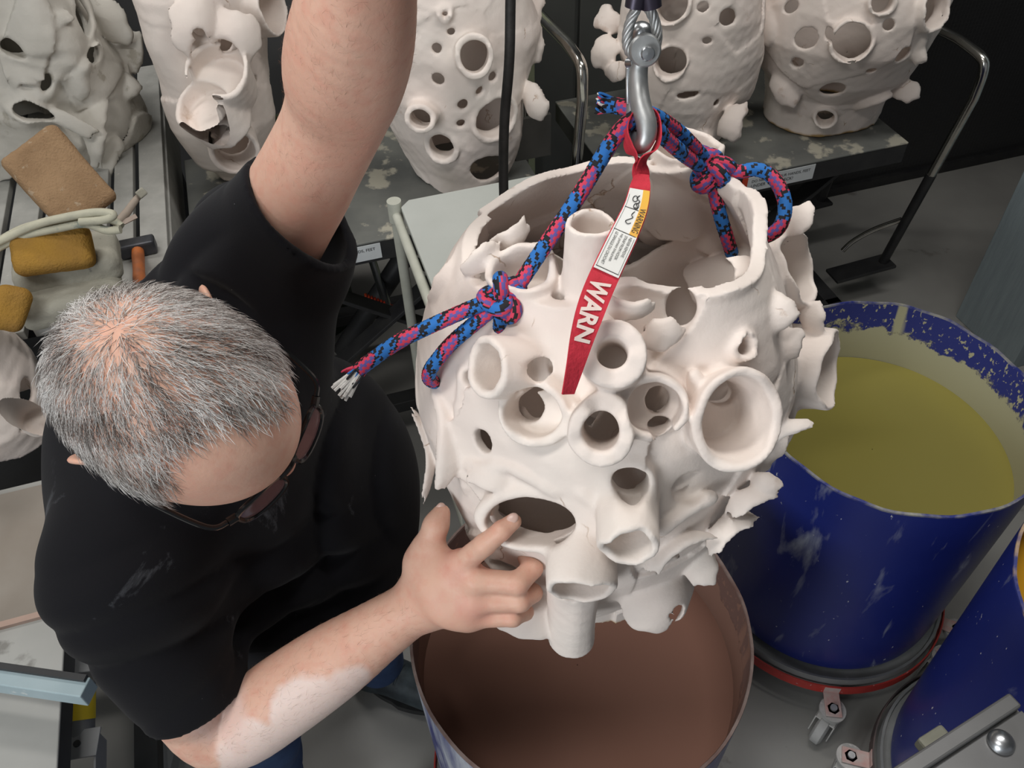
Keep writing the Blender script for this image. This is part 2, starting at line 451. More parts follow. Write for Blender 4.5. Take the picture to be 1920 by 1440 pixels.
# distance primitives ------------------------------------------------
def capsule(a, b, ra, rb=None):
    rb = ra if rb is None else rb; a = np.asarray(a, float); b = np.asarray(b, float); ba = b - a; L = float(ba @ ba) + 1e-12
    def fn(X, Y, Z):
        px, py, pz = X - f32(a[0]), Y - f32(a[1]), Z - f32(a[2])
        h = np.clip((px * ba[0] + py * ba[1] + pz * ba[2]) / L, 0, 1)
        return np.sqrt((px - ba[0] * h) ** 2 + (py - ba[1] * h) ** 2 + (pz - ba[2] * h) ** 2) - (ra + (rb - ra) * h)
    r = max(ra, rb) + .04
    return fn, np.minimum(a, b) - r, np.maximum(a, b) + r
def ellip(c, r, ax=None):
    c = np.asarray(c, float); ax = ax or (V3(1, 0, 0), V3(0, 1, 0), V3(0, 0, 1)); r = np.asarray(r, float); rm = r.min()
    def fn(X, Y, Z):
        px, py, pz = X - f32(c[0]), Y - f32(c[1]), Z - f32(c[2]); k0 = 0; k1 = 0
        for a, s in zip(ax, r):
            q = px * a[0] + py * a[1] + pz * a[2]; k0 = k0 + (q / s) ** 2; k1 = k1 + (q / s ** 2) ** 2
        k0 = np.sqrt(k0); return k0 * (k0 - 1) / np.maximum(np.sqrt(k1), 1e-6)
    e = r.max() + .04
    return fn, c - e, c + e
def rbox(c, half, ax, rnd=.004):
    c = np.asarray(c, float); half = np.asarray(half, float)
    def fn(X, Y, Z):
        px, py, pz = X - f32(c[0]), Y - f32(c[1]), Z - f32(c[2]); o = 0; mx = None
        for a, s in zip(ax, half):
            q = np.abs(px * a[0] + py * a[1] + pz * a[2]) - (s - rnd); o = o + np.maximum(q, 0) ** 2; mx = q if mx is None else np.maximum(mx, q)
        return np.sqrt(o) + np.minimum(mx, 0) - rnd
    e = np.linalg.norm(half) + .03
    return fn, c - e, c + e
def chain(pts, rs):
    """polyline of round cones, exact minimum (no swelling at the joints)"""
    fns = [capsule(pts[i], pts[i + 1], rs[i], rs[i + 1]) for i in range(len(pts) - 1)]
    lo = np.min([f_[1] for f_ in fns], 0); hi = np.max([f_[2] for f_ in fns], 0)
    def fn(X, Y, Z):
        d = None
        for f_ in fns:
            e = f_[0](X, Y, Z); d = e if d is None else np.minimum(d, e)
        return d
    return fn, lo, hi
def slab(c, half, ax, rnd=.003, bend=0.0, rag=.12, ph=0.0):
    """torn clay slab: bent about its second axis, ragged outline"""
    c = np.asarray(c, float)
    def fn(X, Y, Z):
        px, py, pz = X - f32(c[0]), Y - f32(c[1]), Z - f32(c[2])
        a, b, n = [px * k[0] + py * k[1] + pz * k[2] for k in ax]
        n = n + bend * (a * a + .6 * b * b) / max(half[0], half[1])
        ka = half[0] * (1 + rag * (np.sin(b / half[1] * 3.1 + ph) + .45 * np.sin(b / half[1] * 8 + 2 * ph)))
        kb = half[1] * (1 + rag * (np.sin(a / half[0] * 3.4 + 3 * ph) + .45 * np.sin(a / half[0] * 9 + ph)))
        e = ((np.abs(a) / ka) ** 3 + (np.abs(b) / kb) ** 3) ** (1 / 3)
        d1 = (e - 1) * min(half[0], half[1]) * .8; d2 = np.abs(n) - half[2]
        q1 = d1 + rnd; q2 = d2 + rnd
        return np.sqrt(np.maximum(q1, 0) ** 2 + np.maximum(q2, 0) ** 2) + np.minimum(np.maximum(q1, q2), 0) - rnd
    e = np.linalg.norm(half) * 1.3 + .03
    return fn, c - e, c + e
def tubecyl(C, n, R, back, front=0.0, flare=0.0, wob=0.0, ph=0.0, ecc=1.0, hint=(0, 0, 1), rnd=.003):
    """solid cylinder along n ending at C (+front), reaching back metres behind it"""
    C = np.asarray(C, float); a, b, n = frame(n, hint)
    def fn(X, Y, Z):
        px, py, pz = X - f32(C[0]), Y - f32(C[1]), Z - f32(C[2])
        h = px * n[0] + py * n[1] + pz * n[2]
        x = px * a[0] + py * a[1] + pz * a[2]; y = (px * b[0] + py * b[1] + pz * b[2]) / ecc
        rad = np.sqrt(x * x + y * y)
        if wob:
            th = np.arctan2(y, x)
            w_ = wob * (np.sin(2 * th + ph) + .6 * np.sin(3 * th + 2.3 * ph) + .35 * np.sin(7 * th + 5 * ph))
            rad = rad + w_ * .35; h = h - w_
        Rr = R + flare * h
        d1 = rad - Rr; d2 = np.maximum(h - front, -(h + back))
        q1 = d1 + rnd; q2 = d2 + rnd
        return np.sqrt(np.maximum(q1, 0) ** 2 + np.maximum(q2, 0) ** 2) + np.minimum(np.maximum(q1, q2), 0) - rnd
    ends = np.stack([C + n * front, C - n * back]); e = R * max(1, ecc) + abs(flare) * max(back, front) + .03 + wob * 2
    return fn, ends.min(0) - e, ends.max(0) + e
def ringtorus(C, n, R, r, ecc=1.0, hint=(0, 0, 1)):
    C = np.asarray(C, float); a, b, n = frame(n, hint)
    def fn(X, Y, Z):
        px, py, pz = X - f32(C[0]), Y - f32(C[1]), Z - f32(C[2])
        h = px * n[0] + py * n[1] + pz * n[2]
        x = px * a[0] + py * a[1] + pz * a[2]; y = (px * b[0] + py * b[1] + pz * b[2]) / ecc
        return np.sqrt((np.sqrt(x * x + y * y) - R) ** 2 + h * h) - r
    e = R * max(1, ecc) + r + .03
    return fn, C - e, C + e
def wavy(P, seed, freq, n=7):
    rg = np.random.default_rng(seed); o = np.zeros(len(P), f32)
    for i in range(n):
        k = rg.normal(size=3); k = k / np.linalg.norm(k) * freq * rg.uniform(.6, 1.5)
        o += np.sin(P @ k.astype(f32) + f32(rg.uniform(0, 6.28))).astype(f32)
    return o / n * 1.6

class Sculpt:
    """hollow hand-built clay vessel: shell of revolution with tubes, flaps and holes"""
    def __init__(s, cx, cy, prof, h, seed=0, th=.010, pad=.09, slabs=26, slab_amp=.004, top_wave=.012, bot_wave=.01, lump=.012, cuts=(True, True)):
        s.cx, s.cy, s.prof, s.seed = cx, cy, prof, seed
        s.zs = np.array([p[0] for p in prof]); s.rs = np.array([p[1] for p in prof])
        R = s.rs.max() + pad
        s.vol = Vol((cx - R, cy - R, s.zs[0] - .06), (cx + R, cy + R, s.zs[-1] + pad + .03), h)
        s.subs = []; s.np_ = 0; s.names = {0: 'body'}
        rg = np.random.default_rng(seed)
        sl, X, Y, Z = s.vol.sl(s.vol.lo, s.vol.lo + s.vol.n * h)
        th_ = np.arctan2(Y - cy, X - cx)
        rho = np.sqrt((X - cx) ** 2 + (Y - cy) ** 2)
        rz = np.interp(Z.ravel(), s.zs, s.rs).astype(f32)[None, None, :]
        ph = rg.uniform(0, 6.28, 6)
        s.lump = lump; s.ph = ph
        body = (rho - rz - lump * (np.sin(2 * th_ + ph[0] + 6 * Z) + .7 * np.sin(3 * th_ + ph[1] - 9 * Z) + .5 * np.sin(5 * th_ + 14 * Z + ph[2])) * .5) * f32(.9)
        s.vol.f = body.astype(f32)
        if slabs:
            idx, P = s.vol.near(.03)
            seeds = []
            for i in range(slabs):
                z = rg.uniform(s.zs[0], s.zs[-1]); t = rg.uniform(0, 6.28); r = np.interp(z, s.zs, s.rs); seeds.append((cx + r * math.cos(t), cy + r * math.sin(t), z))
            seeds = np.array(seeds, f32); offs = rg.uniform(-slab_amp, slab_amp, slabs).astype(f32)
            wf = 60 if h < .003 else 32
            Pw = P + .012 * np.stack([wavy(P, seed + 11, wf), wavy(P, seed + 12, wf), wavy(P, seed + 13, wf)], -1)
            best = np.full(len(P), 9, f32); of = np.zeros(len(P), f32)
            for i in range(slabs):
                d = ((Pw - seeds[i]) ** 2).sum(1); q = d < best; best[q] = d[q]; of[q] = offs[i]
            s.vol.f[idx] -= of
        f = s.vol.f
        shell = np.maximum(f, -(f + f32(th)))
        top = s.zs[-1] + top_wave * (np.sin(th_ + ph[3]) + .5 * np.sin(3 * th_ + ph[4]) + .25 * np.sin(8 * th_ + ph[5]))
        bot = s.zs[0] + bot_wave * (np.sin(3 * th_ + ph[2]) + .5 * np.sin(5 * th_ + ph[1]))
        if cuts[0]: shell = np.maximum(shell, Z - top)
        shell = np.maximum(shell, bot - Z)
        s.vol.f = shell.astype(f32)
    def prof_d(s, P, infl=0):
        rho = math.hypot(P[0] - s.cx, P[1] - s.cy)
        if P[2] > s.zs[-1] + .0 : return max(rho - s.rs[-1] - infl, P[2] - s.zs[-1])
        return rho - np.interp(P[2], s.zs, s.rs) - infl
    def hit(s, u, v, infl=0, d0=.45, d1=4.0, deep=False):
        for d in np.arange(d0, d1, .003):
            P = at(u, v, d)
            if s.prof_d(P, infl) < 0 and P[2] <= s.zs[-1] + .02:
                break
        else:
            a = at(u, v, 1.0) - CAM; c = np.array([s.cx, s.cy, s.zs.mean()]) - CAM
            d = (c @ a) / (a @ a); P = at(u, v, d)
        e = .004; g = np.array([(s.prof_d(P + e * k, infl) - s.prof_d(P - e * k, infl)) for k in np.eye(3)])
        return P, nrm(g), d
    bendv = .6
    def newid(s, name):
        s.np_ += 1; s.names[s.np_] = name; return s.np_
    def tube_at(s, C, n, R, wall=.008, back=.06, bore=.09, flare=0.0, wob=.002, k=.0075, ecc=1.0, name='tube', hint=(0, 0, 1)):
        pid = s.newid(name); ph = pid * 1.7 + s.seed
        s.vol.add(*tubecyl(C, n, R, back, 0, flare, wob, ph, ecc, hint), k=k, pid=pid)
        s.subs.append((tubecyl(C, n, R - wall, bore, .05, flare, 0, ph, ecc, hint), .004))
    def tube_px(s, u, v, rpx, off=.03, mix=.5, axis=None, dd=None, **kw):
        P, g, d = s.hit(u, v, off)
        if dd is not None: P = at(u, v, dd); d = dd
        vw = nrm(CAM - P)
        n = nrm((1 - mix) * g + mix * vw) if axis is None else nrm(axis)
        s.tube_at(P, n, rpx * d / FPX, **kw)
        return P, n
    def hole_px(s, u, v, rx, ry=None, mix=.35, deep=.045, axis=None, wob=.0015, lip=0):
        P, g, d = s.hit(u, v, 0); n = nrm((1 - mix) * g + mix * nrm(CAM - P)) if axis is None else nrm(axis)
        ry = ry or rx
        hint = CU
        if lip:
            s.vol.add(*ringtorus(P, n, rx * d / FPX + lip * .6, lip, ry / rx, hint), k=.014)
        s.subs.append((tubecyl(P, n, rx * d / FPX, deep, .05, 0, wob, u * .37 + v, ry / rx, hint), .003))
    def flap(s, C, half, ax, rnd=.003, k=.005, name='flap'):
        pid = s.newid(name); s.vol.add(*slab(C, half, ax, min(rnd, half[2] * .9), s.bendv, .10, pid * 1.3), k=k, pid=pid)
    def flap_px(s, u, v, wpx, hpx, ang=0, tilt=0, th=.004, dd=None, off=.01, name='flap', yaw=0):
        """thin slab seen roughly face-on, wpx x hpx half sizes in photo pixels, rolled by ang degrees"""
        P, g, d = s.hit(u, v, off)
        if dd is not None: P = at(u, v, dd); d = dd
        n = nrm(CAM - P); a = nrm(CR - n * (CR @ n)); b = np.cross(n, a)
        t = math.radians(ang); a, b = a * math.cos(t) + b * math.sin(t), -a * math.sin(t) + b * math.cos(t)
        for an, (p, q) in ((tilt, 'bn'), (yaw, 'an')):
            t = math.radians(an)
            if p == 'b': b, n = b * math.cos(t) + n * math.sin(t), -b * math.sin(t) + n * math.cos(t)
            else: a, n = a * math.cos(t) + n * math.sin(t), -a * math.sin(t) + n * math.cos(t)
        s.flap(P, (wpx * d / FPX, hpx * d / FPX, th), (a, b, n), name=name)
    def finish(s, name, label, mat, rough=.0022, fine=.0007, group=None, rfreq=55, split=True, ffreq=260):
        for prim, k in s.subs: s.vol.sub(*prim, k=k)
        idx, P = s.vol.near(.014)
        s.vol.f[idx] += rough * .25 * wavy(P, s.seed + 3, rfreq) + fine * wavy(P, s.seed + 4, ffreq, 9)
        v, q, vid = s.vol.mesh(); del s.vol
        v, q, vid = drop_islands(v, q, vid)
        v = relax(v, q, 1, .2)
        vf = v.astype(f32); zw = np.clip((v[:, 2] - s.zs[0]) / .04, 0, 1)[:, None]
        v = v + 1.5 * rough * zw * np.stack([wavy(vf, s.seed + 5, rfreq), wavy(vf, s.seed + 6, rfreq), wavy(vf, s.seed + 7, rfreq)], -1)
        nn = vnormals(v, q)
        base = (s.cx, s.cy, v[:, 2].min())
        root = thing(name, label, 'sculpture', base, group)
        fid = vid[q[:, 0]]
        if not split: fid[:] = 0
        for pid in np.unique(fid):
            sel = np.nonzero(fid == pid)[0]
            if pid == 0: continue
            if len(sel) < 30: fid[sel] = 0; continue
            lab = np.arange(len(v)); qq = q[sel]
            for _ in range(300):
                m_ = lab[qq].min(1); new = lab.copy()
                for i in range(4): np.minimum.at(new, qq[:, i], m_)
                new = new[new]
                if (new == lab).all(): break
                lab = new
            fl_ = lab[qq[:, 0]]; u_, c_ = np.unique(fl_, return_counts=True)
            fid[sel[fl_ != u_[c_.argmax()]]] = 0
        for pid in np.unique(fid):
            qq = q[fid == pid]; u, inv = np.unique(qq, return_inverse=True)
            obj(s.names[int(pid)], v[u], inv.reshape(qq.shape), mat, root, normals=nn[u])
        return root
# ------------------------------------------------------------------ the room
def struct(o): o['kind'] = 'structure'; return o
struct(MB().box(room(.3, .6, -.05), (7, 7, .1)).build('floor', MT['concrete'], smooth=False))
struct(MB().box(room(.3, 2.98, 1.6), (7, .1, 3.2)).build('wall_back', MT['wall_dark'], smooth=False))
struct(MB().box(room(-2.3, .6, 1.6), (.1, 6, 3.2)).build('wall_left', MT['plaster'], smooth=False))
struct(MB().box(room(3.3, .6, 1.6), (.1, 6, 3.2)).build('wall_right', MT['wall_dark'], smooth=False))
struct(MB().box(room(.3, .6, 3.25), (7, 7, .1)).build('ceiling', MT['plaster'], smooth=False))
# ------------------------------------------------------------------ drums, dollies, glaze
def drum_mats(key, lining, residue, scr, dark):
    # outer plastic: blue with pale scratches and splashes
    m, nt, b = newmat('drum_plastic_' + key)
    b.inputs['Roughness'].default_value = .33
    base = mixc(nt, noise_node(nt, 5, 4), dark[0], dark[1])
    base = mixc(nt, ramp(nt, noise_node(nt, 16, 8, stretch=(1.0, 1.0, .22), dist=.4), [(scr, (0, 0, 0)), (scr + .16, (1, 1, 1))]), base, (.50, .53, .60))
    base = mixc(nt, ramp(nt, noise_node(nt, 85, 3, stretch=(1, 1, .5)), [(.71, (0, 0, 0)), (.74, (1, 1, 1))]), base, (.66, .66, .68))
    nt.links.new(base, b.inputs['Base Color'])
    # inside: bare plastic above a ragged tide line of dried glaze
    m2, nt, b = newmat('drum_inside_' + key)
    b.inputs['Roughness'].default_value = .6
    tc = N(nt, 'ShaderNodeTexCoord'); sp = N(nt, 'ShaderNodeSeparateXYZ'); nt.links.new(tc.outputs['Object'], sp.inputs[0])
    at_ = N(nt, 'ShaderNodeAttribute', attribute_name='depth_below_rim')
    ed = math_(nt, 'ADD', at_.outputs['Fac'], math_(nt, 'MULTIPLY', math_(nt, 'SUBTRACT', noise_node(nt, 14, 8, rough=.7), .5), .16))
    spk = ramp(nt, noise_node(nt, 110, 3, stretch=(1, 1, .6)), [(.60, (0, 0, 0)), (.64, (1, 1, 1))])
    drip = ramp(nt, noise_node(nt, 11, 3, stretch=(1, 1, .1)), [(.63, (0, 0, 0)), (.66, (1, 1, 1))])
    up = mixc(nt, spk, lining, residue); up = mixc(nt, drip, up, residue)
    k = ramp(nt, ed, [(.070, (0, 0, 0)), (.078, (1, 1, 1))])
    col = mixc(nt, k, up, residue)
    nt.links.new(col, b.inputs['Base Color']); bump(nt, b, k, .6, .002)
    # rim
    m3 = M('drum_rim_' + key, tuple(.6 * x + .12 for x in residue), lining, 26, .6, bmp=.5, bscale=60)
    return m, m2, m3
def drum(key, c, R, Rb, z0, z1, label, lining, residue, scr=.62, dark=((.012, .02, .16), (.02, .035, .24)), level=.14, gl=None, glabel=None):
    c = V3(c[0], c[1], 0)
    t = thing('glaze_drum', label, 'drum', (c[0], c[1], z0), 'blue glaze drums')
    m, m2, m3 = drum_mats(key, lining, residue, scr, dark)
    rg = random.Random(len(key) + 3); ph = [rg.uniform(0, 6.28) for _ in range(4)]
    H = z1 - z0
    def wob(j, th, r, h):
        k = max(0, (h - z0) / H)
        rr = r * (1 + .010 * k * math.sin(2 * th + ph[0]) + .005 * k * math.sin(3 * th + ph[1]))
        hh = h + (k > .9) * (.003 * math.sin(5 * th + ph[2]) + .0018 * math.sin(17 * th + ph[3]))
        return rr, hh
    prof = [(0, z0), (Rb - .02, z0), (Rb - .004, z0 + .006), (Rb, z0 + .03)]
    for i in range(1, 9):
        s = i / 8; prof.append((Rb + (R - Rb) * s ** .8, z0 + .03 + (H - .033) * s))
    MB().lathe(prof, c, seg=96, wob=wob).build('wall', m, t)
    MB().lathe([(R, z1 - .004), (R - .0005, z1), (R - .005, z1 + .001), (R - .006, z1 - .004)], c, seg=96, wob=wob).build('rim', m3, t)
    pin = [(R - .006 - (R - Rb) * (i / 12), z1 - .003 - (H - .03) * i / 12) for i in range(13)] + [(0, z0 + .02)]
    o = MB().lathe(pin, c, seg=96, wob=wob).build('inner_wall', m2, t)
    a = o.data.attributes.new('depth_below_rim', 'FLOAT', 'POINT')
    a.data.foreach_set('value', [z1 - (v.co.z + z0) for v in o.data.vertices])
    if gl:
        zl = z1 - level; r = R - .006 - (R - Rb) * level / H
        g = MB()
        rings = [0, .15, .3, .45, .6, .75, .9, 1.0]
        for rr in rings:
            pass
        g.lathe([(r * 1.004, zl - .05), (r * 1.004, zl + .0008), (r * .985, zl), (r * .5, zl), (.001, zl)], c, seg=96)
        go = g.build('liquid_glaze', gl, None); tag(go, glabel, 'glaze', 'glazes in the drums')
    return t
def caster(parent, c, ang, ztop, red=False):
    """swivel caster under the dolly: plate, fork, wheel, axle bolt"""
    c = V3(c[0], c[1], 0); d = V3(math.cos(ang), math.sin(ang), 0); s_ = V3(-d[1], d[0], 0)
    p = MB(); p.cyl(c + EZ * (ztop - .006), c + EZ * ztop, .030, seg=28); p.cyl(c + EZ * (ztop - .02), c + EZ * (ztop - .006), .027, seg=28)
    k = p.build('caster', MT['caster'], parent)
    MB().cyl(c + EZ * ztop, c + EZ * (ztop + .006), .014, seg=6).cyl(c + EZ * (ztop + .006), c + EZ * (ztop + .012), .008, seg=12).build('bolt', MT['galv'], k)
    w = c + d * .030
    f = MB()
    for q in (-1, 1):
        a = c + s_ * (q * .021)
        f.put([a + d * -.016 + EZ * (ztop - .018), a + d * .03 + EZ * (ztop - .018), a + d * .048 + EZ * .032, a + d * .014 + EZ * .026,
               a + s_ * q * .003 + d * -.016 + EZ * (ztop - .018), a + s_ * q * .003 + d * .03 + EZ * (ztop - .018), a + s_ * q * .003 + d * .048 + EZ * .032, a + s_ * q * .003 + d * .014 + EZ * .026],
              [(0, 1, 2, 3), (7, 6, 5, 4), (0, 4, 5, 1), (1, 5, 6, 2), (2, 6, 7, 3), (3, 7, 4, 0)])
    f.box(c + d * .007 + EZ * (ztop - .020), (.046, .048, .004), (d, s_, EZ))
    f.build('fork', MT['caster'], k, bev=.001)
    wh = MB().lathe([(.0, -.015), (.022, -.015), (.030, -.014), (.0375, -.009), (.0375, .009), (.030, .014), (.022, .015), (0, .015)], w + EZ * .0375, s_, 32)
    wh.build('wheel', MT['rubber'], k)
def dolly(c, R, zt, label, phase, ncast=5, ringmat='red_paint', traymat='tray', sw=-.6):
    c = V3(c[0], c[1], 0)
    t = thing('drum_dolly', label, 'dolly', (c[0], c[1], 0), 'round drum dollies')
    MB().lathe([(0, zt), (R - .012, zt), (R - .010, zt + .012), (R - .004, zt + .014), (R - .003, zt - .012), (0, zt - .012)], c, seg=72).build('tray', MT[traymat], t)
    MB().lathe([(R + .004, zt - .004), (R + .007, zt - .004), (R + .008, zt - .034), (R + .003, zt - .034), (R + .004, zt - .004)], c, seg=72).build('ring', MT[ringmat], t)
    for i in range(ncast):
        a = phase + 2 * math.pi * i / ncast
        d = V3(math.cos(a), math.sin(a), 0); s_ = V3(-d[1], d[0], 0)
        tab = MB().box(c + d * (R + .032) + EZ * (zt - .030), (.066, .036, .004), (d, s_, EZ)); tab.box(c + d * (R + .006) + EZ * (zt - .020), (.004, .036, .024), (d, s_, EZ))
        tab.build('bracket', MT['caster_red'], t, bev=.001)
        caster(t, c + d * (R + .046), a + sw + (i * 2.1) % 1.5, zt - .034)
    return t
m, nt, b = newmat('glaze_brown'); b.inputs['Roughness'].default_value = .14; b.inputs['Specular IOR Level'].default_value = .10
nt.links.new(mixc(nt, noise_node(nt, 3, 4), (.215, .112, .084), (.24, .128, .096)), b.inputs['Base Color']); MT['glaze_brown'] = m
m, nt, b = newmat('glaze_olive'); b.inputs['Roughness'].default_value = .28
nt.links.new(mixc(nt, noise_node(nt, 3, 4), (.25, .218, .048), (.275, .24, .06)), b.inputs['Base Color']); MT['glaze_olive'] = m
m, nt, b = newmat('glaze_orange'); b.inputs['Roughness'].default_value = .3
nt.links.new(mixc(nt, noise_node(nt, 3, 4), (.60, .30, .015), (.66, .34, .02)), b.inputs['Base Color']); MT['glaze_orange'] = m

BROWN_C, BLUE_C, ORANGE_C = (.101, .702), (.765, 1.143), (1.025, .605)
drum('brown', BROWN_C, .29, .275, .139, .725, 'blue plastic drum of brown glaze under the hanging ceramic vessel, streaked with white', (.17, .10, .085), (.25, .14, .105), .45,
     ((.012, .02, .16), (.02, .035, .24)), .15, MT['glaze_brown'], 'brown liquid glaze filling the drum under the hanging vessel')
drum('olive', BLUE_C, .29, .274, .139, .783, 'blue plastic drum of olive glaze with cream residue inside its rim', (.02, .03, .20), (.43, .41, .27), .60,
     ((.012, .02, .16), (.02, .035, .24)), .165, MT['glaze_olive'], 'olive green liquid glaze in the drum with cream residue')
drum('orange', ORANGE_C, .265, .25, .139, .86, 'blue plastic drum of orange glaze beside the grey steel plate', (.02, .03, .18), (.70, .42, .11), .66,
     ((.012, .02, .16), (.02, .035, .24)), .09, MT['glaze_orange'], 'orange yellow liquid glaze in the drum beside the grey steel plate')
dolly(BROWN_C, .295, .125, 'round wheeled dolly under the brown glaze drum', math.pi + .22)
dolly(BLUE_C, .298, .125, 'round red ringed dolly with grey tray under the olive glaze drum', -1.72)
dolly(ORANGE_C, .270, .125, 'round dark ringed dolly under the orange glaze drum', 2.85, ringmat='dark_ring', sw=1.3)
# ------------------------------------------------------------------ the hanging vessel
S = Sculpt(.112, .69, [(1.045, .142), (1.10, .168), (1.18, .194), (1.28, .214), (1.34, .213), (1.41, .199), (1.47, .177), (1.52, .150), (1.548, .134)], .0024, seed=5, th=.0125, pad=.10, slabs=44, slab_amp=.0055, top_wave=.016, bot_wave=.018, lump=.019)
# tubes standing out of the wall
S.tube_px(1150, 663, 67, .055, .75, wall=.0165, back=.075, bore=.11, wob=.0015)
S.tube_px(1128, 808, 67, .055, .62, wall=.014, back=.08, bore=.12, wob=.003)
S.tube_px(1388, 788, 92, .040, .35, wall=.009, back=.085, bore=.066, wob=.0025, flare=.12, ecc=1.12, hint=CU)
S.tube_at(at(1560, 694, .945), V3(.86, -.44, .25), .047, wall=.0065, back=.12, bore=.08, wob=.003)
S.tube_at(at(1505, 503, .925), V3(.72, -.38, .58), .041, wall=.006, back=.12, bore=.07, wob=.004)
S.tube_at(at(1455, 770, .925), V3(.72, -.6, .1), .03, wall=.006, back=.08, bore=.06, wob=.004)
S.tube_px(908, 690, 62, .03, 0, axis=.60 * nrm(CAM - at(900, 690, .8)) - .80 * CR, wall=.0085, back=.095, bore=.075, dd=.775, wob=.001, ecc=1.0)
S.tube_px(1000, 775, 72, .012, .45, wall=.010, back=.04, bore=.022, wob=.003)
S.tube_px(1228, 765, 66, .018, .5, wall=.007, back=.04, bore=.030, wob=.003)
S.tube_px(1176, 1028, 60, .050, 0, axis=.62 * nrm(CAM - at(1176, 1028, .9)) - .78 * CU, wall=.008, back=.06, bore=.05, wob=.003)
S.tube_px(1090, 1108, 64, .050, 0, axis=.50 * nrm(CAM - at(1090, 1108, .95)) - .87 * CU, wall=.007, back=.07, bore=.05, wob=.002)
S.tube_at(at(1072, 1196, .985), V3(0, 0, -1), .028, wall=.006, back=.13, bore=.05, wob=.002)
S.tube_at(at(1106, 418, .742), V3(.02, .05, 1), .0230, wall=.0058, back=.125, bore=.10, wob=.0012, flare=.0)
S.tube_at(at(972, 496, .795), V3(-.25, -.05, 1), .035, wall=.0075, back=.06, bore=.05, wob=.004)
S.tube_at(at(1205, 535, .80), nrm(V3(.1, -.35, 1)), .026, wall=.009, back=.07, bore=.08, wob=.001)
S.tube_at(at(1292, 270, .93), V3(.0, .12, 1), .040, wall=.007, back=.10, bore=.08, wob=.003)
S.tube_at(at(1455, 850, .925), V3(.70, -.60, -.35), .036, wall=.006, back=.08, bore=.06, wob=.005)
S.tube_px(1405, 650, 30, .016, .2, wall=.006, back=.03, bore=.06, wob=.003)
# open holes
S.hole_px(1000, 972, 84, 49, .5, lip=.010, wob=.004, deep=.05)
S.hole_px(905, 825, 21, 27, .2)
S.hole_px(1182, 900, 33, 31, .35, lip=.004)
S.hole_px(985, 770, 30, 32, .3)
S.hole_px(1236, 757, 24, 26, .3)
S.hole_px(1238, 803, 20, 16, .3)
S.hole_px(960, 1050, 38, 26, .4, lip=.004)
S.hole_px(1300, 922, 38, 30, .3, deep=.012)
S.hole_px(1242, 1108, 20, 25, .5)
S.hole_px(1012, 690, 17, 21, .2)
S.hole_px(1375, 745, 32, 26, .4, deep=.14)
S.hole_px(878, 712, 13, 16, .2)
# flange inside the right rim with its two ovals, the thick crescent of the right rim
S.flap_px(1335, 520, 92, 30, 32, tilt=-35, th=.006, dd=.82, name='flange')
S.subs.append((tubecyl(at(1276, 577, .80), CAM - at(1276, 577, .80), .0135, .05, .05, ecc=1.25), .002))
S.subs.append((tubecyl(at(1347, 514, .82), CAM - at(1347, 514, .82), .015, .05, .05, ecc=1.1), .002))
# inner clutter glimpsed through the mouth
S.flap_px(1245, 420, 60, 60, 10, tilt=30, th=.005, dd=.98, name='inner_wall')
S.flap_px(1330, 440, 45, 35, -20, tilt=10, th=.005, dd=.97, name='inner_wall')
S.flap_px(1180, 585, 50, 22, -8, tilt=40, th=.004, dd=.735, name='flap')
# torn slabs round the outline
for a in ((842, 800, 26, 112, 4, -30, 0, .007, 'strip'), (806, 850, 14, 90, 6, -50, 0, .005, 'flap'), (848, 540, 32, 50, -32, -20, 20, .006, 'flap'), (905, 490, 42, 24, 38, 0, 30, .006, 'flap'), (1030, 400, 44, 18, 34, 0, 10, .006, 'flap'), (960, 445, 40, 20, 36, 0, 25, .006, 'flap'),
          (1488, 430, 30, 48, -8, 35, 0, .005, 'flap'), (1515, 590, 26, 44, 12, 40, 0, .005, 'flap'), (1440, 590, 44, 38, 15, 20, 0, .006, 'flap'), (1470, 640, 34, 30, -20, 20, 0, .006, 'flap'), (1402, 935, 50, 22, 30, 0, -25, .005, 'flap'), (1425, 905, 30, 20, -15, 20, 0, .005, 'flap'), (1362, 990, 54, 26, 38, 0, -30, .005, 'flap'),
          (1275, 1015, 60, 16, 30, 0, -40, .006, 'flap'), (1325, 905, 44, 20, -8, 0, -30, .005, 'flap'), (1240, 1040, 40, 18, 20, 0, -20, .005, 'flap'), (1480, 800, 50, 14, 22, 0, -30, .006, 'flap'), (1310, 1060, 30, 40, 10, 10, 0, .006, 'flap'), (1245, 630, 40, 30, 20, 0, 20, .005, 'flap'), (930, 900, 60, 26, -12, 0, 10, .006, 'flap'), (1180, 960, 50, 18, -14, 0, -20, .006, 'flap')):
    S.flap_px(a[0], a[1], a[2], a[3], a[4], yaw=a[5], tilt=a[6], th=a[7] * (.62 if a[8] == 'flap' else .8), off=.006, name=a[8])
# skirt lobes at the foot
S.flap(at(1245, 1118, .945), (.046, .044, .005), frame(nrm(CAM - at(1248, 1112, .955)) * .75 + V3(.35, -.3, 0), CU), rnd=.006, name='lobe')
S.flap(at(972, 1158, .955), (.042, .030, .005), frame(nrm(CAM - at(965, 1150, .965)) * .75 + V3(-.3, -.4, 0), CU), rnd=.006, name='lobe')
# raised torn seams
for a, b, c in (((880, 870), (960, 880), (1050, 925)), ((1095, 925), (1130, 960), (1110, 1000)), ((1300, 700), (1312, 780), (1300, 830)), ((1240, 990), (1300, 950), (1340, 935)), ((870, 700), (862, 800), (875, 920))):
    hp = [S.hit(*p)[0] for p in (a, b, c)]; hp = spline(hp, 6)
    for i in range(len(hp) - 1): S.vol.add(*capsule(hp[i], hp[i + 1], .004 + .002 * math.sin(i * 2.1)), k=.008)
